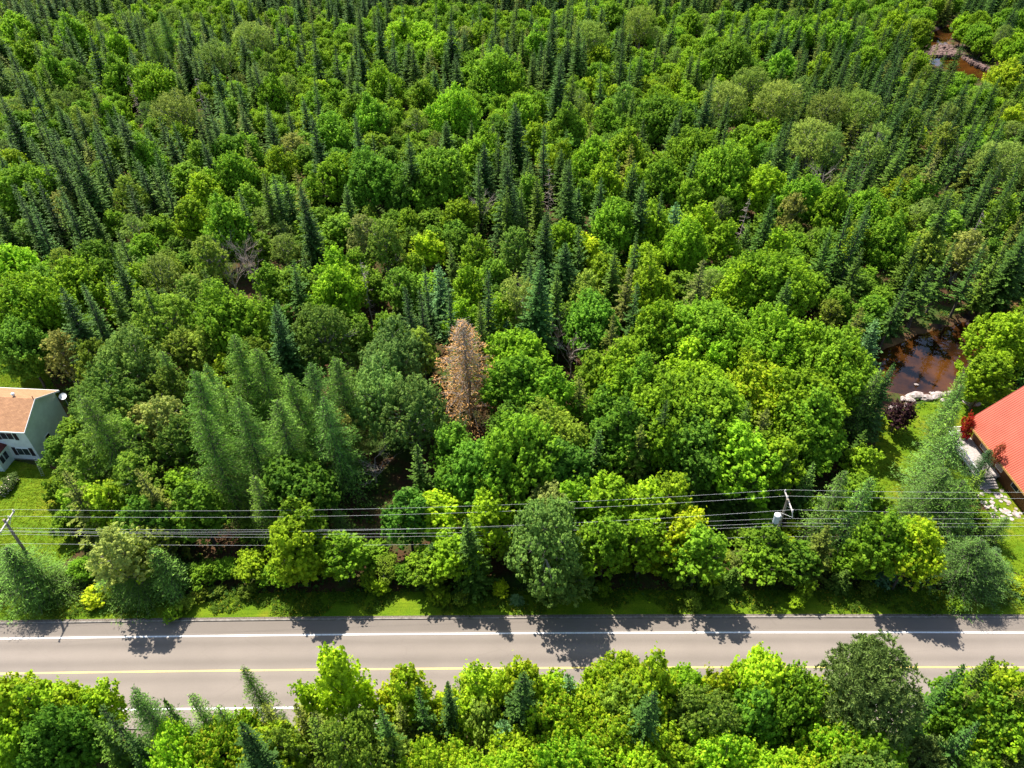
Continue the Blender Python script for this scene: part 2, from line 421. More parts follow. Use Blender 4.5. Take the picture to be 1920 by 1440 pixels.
def broadleaf(kind, name, seed, R, H, zb, nl, leaf=.27, per=11, space=.46, style='maple', bark='bark', lobe=(.24, .42), core=1.0, conic=0.0, gap=-.72):
    r = np.random.default_rng(seed)
    cz, rz = (zb+H)/2, (H-zb)/2
    i = np.arange(nl)+.5
    ph = np.arccos(1-1.55*i/nl); th = math.pi*(1+5**.5)*i + r.normal(size=nl)*.25
    dirs = np.stack([np.sin(ph)*np.cos(th), np.sin(ph)*np.sin(th), np.cos(ph)], -1)
    dirs = norm(dirs+r.normal(size=dirs.shape)*.16)
    nl_ = nl
    lr = R*r.uniform(*lobe, nl)
    k = r.uniform(.68, 1.12, nl)
    sh = 1-conic*np.clip(dirs[:, 2], 0, 1)*.5
    lc = np.stack([dirs[:, 0]*(R-lr)*k*sh, dirs[:, 1]*(R-lr)*k*sh, cz+dirs[:, 2]*(rz-lr*.8)*k], -1)
    lc = np.concatenate([lc, [[0, 0, H-R*.42]]]); lr = np.append(lr, R*.42); dirs = np.concatenate([dirs, [[0, 0, 1]]])
    # push the odd lobe out so that the outline is uneven
    for j in r.choice(nl, max(2, nl//4), replace=False): lc[j] += dirs[j]*R*r.uniform(.1, .28)+np.array([0, 0, r.uniform(-.3, .5)])
    C = []; A = []; LV = []
    for j in range(len(lc)):
        ns = int(4*math.pi*lr[j]**2*.78/space**2)
        d = rdir(r, ns*3); d[:, 2] = np.abs(d[:, 2])*r.choice([1, 1, 1, -.6], len(d)); d = norm(d)
        ok = (d@dirs[j]) > -.25; d = d[ok][:ns]
        el = np.array([1, 1, r.uniform(.9, 1.35)])
        c = lc[j]+d*lr[j]*el*r.uniform(.72, 1.24, (len(d), 1))
        # ragged: drop sprays where a coarse random field says so
        q = np.sin(c[:, 0]*3.3+seed)+np.sin(c[:, 1]*3.1+j)+np.sin(c[:, 2]*2.9+seed*.7)
        c = c[q > gap]; d = d[q > gap]
        C.append(c); A.append(norm(d*.55+np.array([0, 0, .75])+r.normal(size=d.shape)*.22)); LV.append(np.full(len(c), r.uniform(-.16, .16)))
    # stray shoots between and above the limbs break the outline
    nx_ = int(sum(len(c) for c in C)*.24); d = rdir(r, nx_*2); d = d[d[:, 2] > -.35][:nx_]
    sp_ = 1-conic*np.clip(d[:, 2:3], 0, 1)*.35
    C.append(d*np.array([R, R, rz])*sp_*r.uniform(.78, 1.1, (len(d), 1))+np.array([0, 0, cz])); A.append(norm(d*.4+np.array([0, 0, .9])+r.normal(size=d.shape)*.2)); LV.append(r.normal(0, .1, len(d)))
    C = np.concatenate(C); A = np.concatenate(A); LV = np.concatenate(LV)
    ns = len(C)
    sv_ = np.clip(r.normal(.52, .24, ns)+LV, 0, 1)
    up = .42 if style == 'maple' else .2
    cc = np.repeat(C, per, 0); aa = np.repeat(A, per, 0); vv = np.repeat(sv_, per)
    t = r.uniform(-1, 1, len(cc)); rad = rdir(r, len(cc)); rad = rad-(rad*aa).sum(1, keepdims=True)*aa; rad = norm(rad)
    rr = r.uniform(0, 1, len(cc))**.6*(1.0-.6*np.clip(t, 0, 1))
    P = cc+aa*(t*up*np.repeat(r.uniform(.5, 1.35, ns)*np.where(r.random(ns) < .12, 1.9, 1), per))[:, None]+rad*(rr*space*.52)[:, None]
    nrm = norm(aa*.9+rad*(rr*1.0)[:, None]+rdir(r, len(cc))*.55)
    la = norm(np.cross(nrm, rdir(r, len(cc)))); lb = np.cross(nrm, la)
    s = leaf*r.uniform(.65, 1.2, len(cc))
    v1 = diamonds(P, la, lb, s*1.15, s*.95)
    av1 = np.clip(vv+r.normal(0, .16, len(vv)), 0, 1); tip1 = (np.clip((t-.2)/.6, 0, 1)*r.uniform(.2, 1, len(t))*(np.repeat(r.random(ns) < .55, per)))
    # inner leaves close the crown
    nc = int(core*90*R*R)
    d = rdir(r, nc); rr = r.uniform(.1, .78, nc)**.7
    P = np.stack([d[:, 0]*rr*R*.78, d[:, 1]*rr*R*.78, cz+d[:, 2]*rr*rz*.85], -1)
    la = rdir(r, nc); lb = norm(np.cross(la, rdir(r, nc))); s = r.uniform(.35, .6, nc)
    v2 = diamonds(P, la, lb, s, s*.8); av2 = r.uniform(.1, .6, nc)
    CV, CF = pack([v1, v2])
    segs, pts = limb(r, (0, 0, -.3), (0, 0, H*.72), .035*H**.75*.9+.02, .05, 6, .03)
    if style == 'multi':
        for _ in range(2):
            a = r.uniform(0, 6.28); segs += limb(r, (.2*math.cos(a), .2*math.sin(a), 0), (R*.4*math.cos(a), R*.4*math.sin(a), H*.66), .11, .04, 5, .06)[0]
    for j in range(len(lc)):
        z0 = max(zb*.6, min(lc[j][2]-abs(R)*.5, H*.6)); s_, pp = limb(r, (0, 0, z0), lc[j], .09*R/3.2, .03, 3, .15); segs += s_
        for _ in range(3):
            e = lc[j]+rdir(r, 1)[0]*lr[j]*.9; segs += limb(r, pp[2], e, .03, .012, 2, .2)[0]
    register(kind, name, (CV, CF, np.concatenate([av1, av2]), np.concatenate([tip1, np.zeros(nc)])), tube(segs), R, H, M['leaf'], M[bark])

def conifer(kind, name, seed, R, H, whorl=.33, nb=8, tw=.15, L=.34, W=.13, z0=.06, power=.85, droop=.05, lean_up=.3, bark='bark', double=1, irregular=.2):
    r = np.random.default_rng(seed)
    B0 = []; BD = []; BL = []; AN = []
    z = H*z0
    while z < H*.985:
        f = 1-z/H; rad = R*f**power*(1+.12*math.sin(z*2.1+seed))+.12
        n = max(4, int(nb*(0.55+.45*f))); a0 = r.uniform(0, 6.28)
        for i in range(n):
            a = a0+i*2*math.pi/n+r.normal(0, .18)
            ln = rad*r.uniform(1-irregular*1.6, 1+irregular*.6)
            B0.append((0, 0, z+r.uniform(-.12, .12))); BD.append((math.cos(a), math.sin(a))); BL.append(ln); AN.append(lean_up*(1-f*1.6)+r.normal(0, .06))
        z += whorl*r.uniform(.8, 1.2)*(.6+.5*f)
    B0 = np.array(B0); BD = np.array(BD); BL = np.array(BL); AN = np.array(AN)
    P = []; A = []; NN = []; LL = []; TV = []; TT = []
    for j in range(len(BL)):
        n = max(2, int(BL[j]/tw)); s = (np.arange(n)+r.uniform(.2, 1, n))/n*BL[j]
        fr = s/BL[j]
        for _ in range(double):
            side = r.choice([-1, 1], n)
            d2 = np.stack([np.full(n, BD[j][0]), np.full(n, BD[j][1])], -1)
            perp = np.stack([-d2[:, 1], d2[:, 0]], -1)
            zz = B0[j][2]+s*math.tan(AN[j])-droop*s**2+.1*fr**4*BL[j]
            c0 = np.stack([d2[:, 0]*s, d2[:, 1]*s, zz], -1)
            ang = r.uniform(.35, 1.0, n)*side
            dirn = np.concatenate([d2*np.cos(ang)[:, None]+perp*np.sin(ang)[:, None], (AN[j]*.8-2*droop*s+r.normal(0, .16, n))[:, None]], -1)
            dirn = norm(dirn); l = L*(1.25-.6*fr)*min(1.4, .45+BL[j]*.45)*r.uniform(.75, 1.25, n)
            P.append(c0+dirn*(l*.42)[:, None]); A.append(dirn); LL.append(l)
            NN.append(norm(np.array([[0, 0, 1.]])+r.normal(0, .38, (n, 3))))
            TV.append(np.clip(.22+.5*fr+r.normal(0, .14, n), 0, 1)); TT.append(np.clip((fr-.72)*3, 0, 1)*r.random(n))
    P = np.concatenate(P); A = np.concatenate(A); NN = np.concatenate(NN); LL = np.concatenate(LL)
    b = norm(np.cross(NN, A))
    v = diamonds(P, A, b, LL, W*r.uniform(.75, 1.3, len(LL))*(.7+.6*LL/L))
    # leader
    n = 14; t = r.uniform(0, .8, n); aa = norm(np.stack([r.normal(0, .5, n), r.normal(0, .5, n), np.ones(n)], -1))
    v2 = diamonds(np.stack([0*t, 0*t, H-t*.9], -1)+aa*.12, aa, norm(np.cross(aa, rdir(r, n))), np.full(n, .4), np.full(n, .1))
    CV, CF = pack([v, v2])
    segs = limb(r, (0, 0, -.3), (0, 0, H*.97), .014*H+.02, .015, 6, .01)[0]
    for j in range(0, len(BL), 3):
        e = (BD[j][0]*BL[j]*.7, BD[j][1]*BL[j]*.7, B0[j][2]+.7*BL[j]*math.tan(AN[j])-droop*(.7*BL[j])**2)
        segs.append((B0[j], np.array(e), .025, .008))
    register(kind, name, (CV, CF, np.concatenate(TV+[np.full(n, .5)]), np.concatenate(TT+[np.full(n, .5)])), tube(segs), R, H, M['needle'], M[bark])

def larch(kind, name, seed, R, H, nbr=190, per=1.0, leafmat='needle', W=.065, barkk='bark', bare=False, z0=.1, dens=17):
    r = np.random.default_rng(seed)
    P = []; A = []; LL = []; VV = []; segs = limb(r, (0, 0, -.3), (r.normal()*.2, r.normal()*.2, H), .013*H+.03, .02, 8, .02)[0]
    for j in range(nbr):
        z = H*(z0+(1-z0)*((j+r.random())/nbr)**.93); f = 1-z/H; a = j*2.4+r.normal(0, .4)
        ln = (R*min(1, (f*1.25))**.72*r.uniform(.5, 1.12)+.2)
        d = np.array([math.cos(a), math.sin(a), 0]); up = .35*(1-1.3*f)+r.normal(0, .1)
        n = max(5, int(ln*dens*per)); s = r.uniform(.12, 1, n)*ln; fr = s/ln
        zz = z+s*up-.05*s**2-.03*ln*fr**3
        # side shoots wander off the branch
        sidew = r.normal(0, .15+.16*fr*ln*.5, n)
        pos = np.stack([d[0]*s-d[1]*sidew, d[1]*s+d[0]*sidew, zz-np.abs(sidew)*.25+r.normal(0, .07, n)], -1)
        dirn = norm(d[None]*.8+r.normal(0, .75, (n, 3))+np.array([0, 0, -.25]))
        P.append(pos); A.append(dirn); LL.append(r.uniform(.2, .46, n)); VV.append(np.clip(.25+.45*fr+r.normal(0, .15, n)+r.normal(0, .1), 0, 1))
        e = np.array([d[0]*ln*.93, d[1]*ln*.93, z+ln*.93*up-.05*ln*ln])
        mid = np.array([d[0]*ln*.5, d[1]*ln*.5, z+ln*.5*up-.0125*ln*ln])
        segs += [((0, 0, z), mid, .03, .018), (mid, e, .018, .007)]
        if bare:
            for _ in range(4):
                t = r.uniform(.35, .9); q = np.array([0, 0, z])*(1-t)+e*t; w = q+rdir(r, 1)[0]*r.uniform(.3, .8)*np.array([1, 1, .5]); segs.append((q, w, .012, .005))
    P = np.concatenate(P); A = np.concatenate(A); LL = np.concatenate(LL); VV = np.concatenate(VV)
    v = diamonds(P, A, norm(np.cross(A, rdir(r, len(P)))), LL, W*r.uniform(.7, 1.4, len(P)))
    CV, CF = pack([v])
    register(kind, name, (CV, CF, VV, r.random(len(VV))*.5), tube(segs, 4), R, H, M[leafmat], M[barkk])

def pine(kind, name, seed, R, H, zb, nl, space=.5, per=13, L=.34, W=.075):
    r = np.random.default_rng(seed); cz, rz = (zb+H)/2, (H-zb)/2
    i = np.arange(nl)+.5; ph = np.arccos(1-1.5*i/nl); th = math.pi*(1+5**.5)*i
    dirs = norm(np.stack([np.sin(ph)*np.cos(th), np.sin(ph)*np.sin(th), np.cos(ph)], -1)+r.normal(size=(nl, 3))*.14)
    lr = R*r.uniform(.22, .36, nl); k = r.uniform(.8, 1.05, nl)
    lc = np.stack([dirs[:, 0]*(R-lr)*k*(1-.35*np.clip(dirs[:, 2], 0, 1)), dirs[:, 1]*(R-lr)*k*(1-.35*np.clip(dirs[:, 2], 0, 1)), cz+dirs[:, 2]*(rz-lr)*k], -1)
    C = []; A = []
    for j in range(nl):
        ns = int(9*lr[j]**2/space**2); d = rdir(r, ns*2); d[:, 2] = np.abs(d[:, 2])*r.choice([1, 1, -.4], len(d)); d = norm(d)[:ns]
        C.append(lc[j]+d*lr[j]*np.array([1, 1, .6])*r.uniform(.7, 1.1, (len(d), 1))); A.append(norm(d*.6+[0, 0, .7]))
    C = np.concatenate(C); A = np.concatenate(A); vv = np.repeat(np.clip(r.normal(.5, .2, len(C)), 0, 1), per)
    cc = np.repeat(C, per, 0); dd = norm(np.repeat(A, per, 0)*.75+rdir(r, len(cc))*.85); l = L*r.uniform(.7, 1.25, len(cc))
    v1 = diamonds(cc+dd*(l*.45)[:, None], dd, norm(np.cross(dd, rdir(r, len(cc)))), l, W*r.uniform(.8, 1.5, len(cc)))
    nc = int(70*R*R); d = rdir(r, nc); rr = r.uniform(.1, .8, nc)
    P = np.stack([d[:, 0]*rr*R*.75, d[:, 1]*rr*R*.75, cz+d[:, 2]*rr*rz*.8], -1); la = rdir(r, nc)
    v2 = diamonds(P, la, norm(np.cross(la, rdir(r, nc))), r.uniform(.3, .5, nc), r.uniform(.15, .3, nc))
    CV, CF = pack([v1, v2])
    segs, pts = limb(r, (0, 0, -.3), (0, 0, H*.85), .02*H, .05, 6, .02)
    for j in range(nl): segs += limb(r, (0, 0, max(zb*.5, lc[j][2]-R*.3)), lc[j], .08, .03, 3, .1)[0]
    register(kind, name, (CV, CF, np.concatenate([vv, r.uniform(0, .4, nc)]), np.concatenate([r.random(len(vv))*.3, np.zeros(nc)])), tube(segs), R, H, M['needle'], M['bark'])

def snag(kind, name, seed, R, H, spire=True, n=46, bark='deadwood'):
    r = np.random.default_rng(seed)
    if spire:
        segs = limb(r, (0, 0, -.3), (.3, .1, H), .15, .03, 8, .03)[0]
        for j in range(n):
            z = H*r.uniform(.12, .96); a = r.uniform(0, 6.28); l = R*(1-z/H)**.6*r.uniform(.4, 1.1)+.2
            e = np.array([math.cos(a)*l, math.sin(a)*l, z+l*r.uniform(-.5, .15)]); s_, pp = limb(r, (0, 0, z), e, .035, .008, 3, .15); segs += s_
            for _ in range(2): segs.append((pp[2], pp[2]+rdir(r, 1)[0]*.35, .012, .005))
    else:
        segs = limb(r, (0, 0, -.3), (r.normal()*.3, r.normal()*.3, H*.45), .14, .09, 4, .05)[0]
        top = segs[-1][1]
        def grow(p, d, l, rad, depth):
            nonlocal segs
            q = p+d*l; s_, pp = limb(r, p, q, rad, rad*.6, 3, .12); segs += s_
            if depth == 0: return
            for _ in range(3 if depth > 1 else 4):
                grow(pp[r.integers(1, 4)], norm((d+rdir(r, 1)[0]*.75+np.array([0, 0, .15]))[None])[0], l*r.uniform(.5, .75), rad*.5, depth-1)
        for k_ in range(5):
            a = k_*1.3+r.normal(0, .3); d = norm(np.array([[math.cos(a)*R/H*1.4, math.sin(a)*R/H*1.4, 1.0]]))[0]; grow(np.array(top)*r.uniform(.6, 1), d, H*.32, .06, 3)
    segs = [(np.array(a, float), np.array(b, float), c, d) for a, b, c, d in segs]
    TV, TF = tube(segs, 4)
    tm = mesh_np(name+'_trunk', TV, TF, [M[bark]], smooth=True)
    PROTO.setdefault(kind, []).append((None, tm, R, H, None))

for i in range(6): broadleaf('m', 'maple_medium', 10+i, 2.6, 9.5, (1.6, 1.2, 1.0, 2.2, 1.4, 1.8)[i], (18, 20, 16, 14, 22, 17)[i], conic=(.2, .6, 1.0, .3, .9, .5)[i], per=12, lobe=((.24, .42), (.18, .34), (.2, .36), (.28, .46), (.16, .3), (.22, .4))[i])
for i in range(5): broadleaf('M', 'maple_large', 30+i, 3.6, 11, 1.8, (28, 34, 26, 30, 24)[i], conic=(.1, .5, .9, .3, .6)[i], per=12, lobe=((.22, .4), (.15, .3), (.2, .36), (.16, .34), (.24, .44))[i])
for i in range(3): broadleaf('X', 'maple_wide', 50+i, 4.9, 12.5, 2.0, 46, space=.48, leaf=.28, lobe=(.17, .32), per=12)
for i in range(3): broadleaf('q', 'maple_small', 70+i, 1.7, 6, .6, 11, space=.40, leaf=.22, conic=.5)
for i in range(3): broadleaf('h', 'shrub', 80+i, 1.5, 2.6, .1, 9, space=.36, leaf=.2, style='multi')
for i in range(3): broadleaf('a', 'aspen_medium', 90+i, 2.7, 12, 3.6, 12, leaf=.16, per=10, space=.42, style='multi', bark='palebark', core=.4, lobe=(.24, .4), gap=-.8)
for i in range(2): broadleaf('A', 'aspen_large', 100+i, 4.4, 13, 3.6, 22, leaf=.17, per=10, space=.46, style='multi', bark='palebark', core=.35, lobe=(.2, .34), gap=-.8)
for i in range(3): broadleaf('g', 'birch_medium', 110+i, 2.7, 10.5, 1.6, 14, leaf=.21, per=10, space=.42, style='multi', bark='palebark', core=.6, lobe=(.22, .38), gap=-.85)
for i in range(2): broadleaf('G', 'birch_large', 120+i, 4.1, 12, 1.8, 24, leaf=.22, per=10, space=.45, style='multi', bark='palebark', core=.5, lobe=(.18, .34), gap=-.85)
for i in range(7): conifer('s', 'spruce_medium', 130+i, (2.3, 2.6, 2.1, 2.4, 2.2, 2.8, 2.0)[i], (13, 13, 13, 12.5, 13.5, 12.5, 13)[i], double=2, W=.16, power=(.9, .85, .95, .75, 1.05, .7, .8)[i], irregular=(.15, .25, .3, .2, .42, .35, .5)[i], nb=(8, 8, 7, 9, 7, 8, 6)[i], z0=(.06, .06, .1, .06, .24, .08, .3)[i], whorl=(.33, .3, .36, .33, .4, .38, .42)[i])
for i in range(2): conifer('t', 'spruce_narrow', 140+i, 1.25, 13, nb=7, double=2, power=.7)
for i in range(2): conifer('S', 'spruce_large', 150+i, 3.0, 15, nb=10, double=2, W=.15, power=.8)
for i in range(2): conifer('o', 'spruce_loose', 160+i, 2.5, 12, nb=7, whorl=.42, double=2, L=.42, W=.14, irregular=.32, droop=.07)
for i in range(2): conifer('b', 'spruce_blue', 170+i, 2.3, 7, nb=9, whorl=.3, double=2, L=.36, power=.75)
for i in range(2): conifer('u', 'spruce_young', 175+i, 1.6, 8, double=2)
for i in range(2): larch('l', 'larch_medium', 180+i, 2.3, 12.5)
for i in range(3): larch('L', 'larch_large', 190+i, 4.0, 15, nbr=270, dens=20)
for i in range(2): pine('p', 'pine_wide', 200+i, 4.8, 15, 2.5, 46)
pine('P', 'pine_small', 205, 3.0, 9, 1.2, 26)
for i in range(2): snag('k', 'dead_spire', 210+i, 1.6, 12)
for i in range(2): snag('w', 'bare_crown', 215+i, 2.4, 9, spire=False, bark='deadwood')
larch('d', 'dying_larch', 220, 3.6, 15, nbr=230, leafmat='dryneedle', barkk='deadwood', bare=True, W=.055, dens=13)

# ------------------------------------------------------------------ species: name, tints, tip amount, words
SPEC = {  # code: proto, object name, kind word, descriptive phrase, tint list, tip, height, radius
 'm': ('m', 'maple_tree', 'maple', 'rounded bright green', [(.075,.185,.010),(.065,.165,.012),(.09,.20,.010),(.055,.15,.014)], .12, 9.5, 2.7),
 'M': ('M', 'maple_tree', 'maple', 'large bright green', [(.072,.185,.010),(.06,.165,.012),(.085,.195,.010)], .12, 11, 3.8),
 'X': ('X', 'maple_tree', 'maple', 'broad bright green', [(.072,.18,.010),(.062,.165,.012)], .12, 12.5, 5.2),
 'q': ('q', 'maple_tree', 'maple', 'small bright green', [(.075,.185,.010),(.09,.2,.010)], .15, 6, 1.8),
 'e': ('m', 'maple_tree', 'maple', 'deep green rounded', [(.042,.125,.012),(.036,.115,.014)], .05, 9.5, 2.7),
 'E': ('M', 'maple_tree', 'maple', 'large deep green', [(.042,.125,.012),(.036,.115,.014)], .05, 11, 3.8),
 'F': ('X', 'maple_tree', 'maple', 'broad deep green', [(.046,.135,.012)], .05, 12, 5.2),
 'y': ('m', 'maple_tree', 'maple', 'yellow-green rounded', [(.14,.23,.010),(.12,.215,.010)], .45, 8.5, 2.7),
 'Y': ('M', 'maple_tree', 'maple', 'large yellow-green', [(.125,.225,.010),(.11,.215,.010)], .5, 10, 3.8),
 'Z': ('X', 'maple_tree', 'maple', 'broad orange-tipped yellow-green', [(.11,.215,.010),(.09,.20,.010)], .55, 11, 5.2),
 'z': ('q', 'maple_tree', 'maple', 'small yellow-green', [(.16,.25,.010)], .6, 5, 1.8),
 'h': ('h', 'leafy_shrub', 'shrub', 'low leafy green', [(.07,.16,.012),(.06,.13,.02),(.085,.16,.02)], .15, 2.6, 1.5),
 'a': ('a', 'aspen_tree', 'aspen', 'loose grey-green', [(.095,.16,.040),(.085,.155,.035)], .0, 12, 2.7),
 'A': ('A', 'aspen_tree', 'aspen', 'wide loose grey-green', [(.095,.16,.038),(.09,.165,.03)], .0, 13, 4.4),
 'g': ('g', 'birch_tree', 'birch', 'olive green leafy', [(.075,.145,.018),(.065,.135,.022),(.09,.155,.026)], .2, 10.5, 2.7),
 'G': ('G', 'birch_tree', 'birch', 'large olive green', [(.076,.145,.018),(.062,.13,.022)], .15, 12, 4.1),
 'V': ('G', 'birch_tree', 'birch', 'large dull grey-green', [(.062,.125,.034),(.056,.12,.03)], .1, 13, 4.1),
 'v': ('g', 'birch_tree', 'birch', 'pale silvery green', [(.12,.16,.055),(.13,.17,.05)], .15, 10, 2.7),
 's': ('s', 'spruce_tree', 'spruce', 'dark pointed', [(.030,.078,.012),(.025,.066,.014),(.042,.090,.010)], .2, 14, 2.4),
 't': ('t', 'spruce_tree', 'spruce', 'thin dark spire-like', [(.022,.062,.013),(.028,.072,.011)], .1, 15, 1.6),
 'S': ('S', 'spruce_tree', 'spruce', 'tall dark green', [(.022,.062,.014),(.028,.070,.012)], .15, 17, 3.3),
 'o': ('o', 'spruce_tree', 'spruce', 'olive green loose', [(.062,.092,.014),(.07,.098,.016)], .4, 12, 2.5),
 'O': ('o', 'spruce_tree', 'spruce', 'big pale olive', [(.085,.115,.030),(.07,.1,.024)], .3, 14, 3.1),
 'b': ('b', 'blue_spruce', 'blue spruce', 'squat blue-green', [(.045,.105,.058),(.05,.105,.065)], .1, 7, 2.3),
 'B': ('b', 'blue_spruce', 'blue spruce', 'tall blue-green', [(.040,.105,.045)], .2, 11, 3.0),
 'u': ('u', 'spruce_tree', 'spruce', 'young green', [(.040,.09,.016),(.048,.10,.015)], .3, 8, 1.7),
 'l': ('l', 'larch_tree', 'larch', 'feathery green', [(.072,.165,.036),(.08,.175,.03)], .2, 12.5, 2.3),
 'L': ('L', 'larch_tree', 'larch', 'tall feathery green', [(.060,.145,.030),(.07,.16,.026)], .2, 15.5, 4.2),
 'c': ('L', 'larch_tree', 'larch', 'bushy blue-green', [(.05,.125,.034),(.058,.14,.028)], .05, 10, 3.9),
 'p': ('p', 'pine_tree', 'pine', 'huge rounded grey-green', [(.058,.098,.030)], .25, 17, 4.8),
 'P': ('P', 'pine_tree', 'pine', 'bushy grey-green', [(.06,.10,.03)], .2, 9, 3.0),
 'k': ('k', 'dead_spruce', 'dead spruce', 'bleached leafless', [(1,1,1)], 0, 11, 1.6),
 'w': ('w', 'bare_tree', 'bare tree', 'leafless pale grey', [(1,1,1)], 0, 8.5, 2.4),
 'W': ('w', 'bare_tree', 'bare tree', 'low tangled leafless', [(1,1,1)], 0, 4.5, 2.6),
 'n': ('m', 'alder_tree', 'alder', 'mid-green bushy', [(.06,.155,.014),(.05,.14,.016),(.07,.17,.012)], .1, 8.5, 2.5),
 'f': ('s', 'fir_tree', 'fir', 'dark pointed', [(.028,.076,.013),(.036,.085,.012)], .2, 10, 1.8),
 'D': ('d', 'dying_larch', 'dying larch', 'tall rusty brown', [(.46,.33,.17)], .5, 16, 5.2),
}
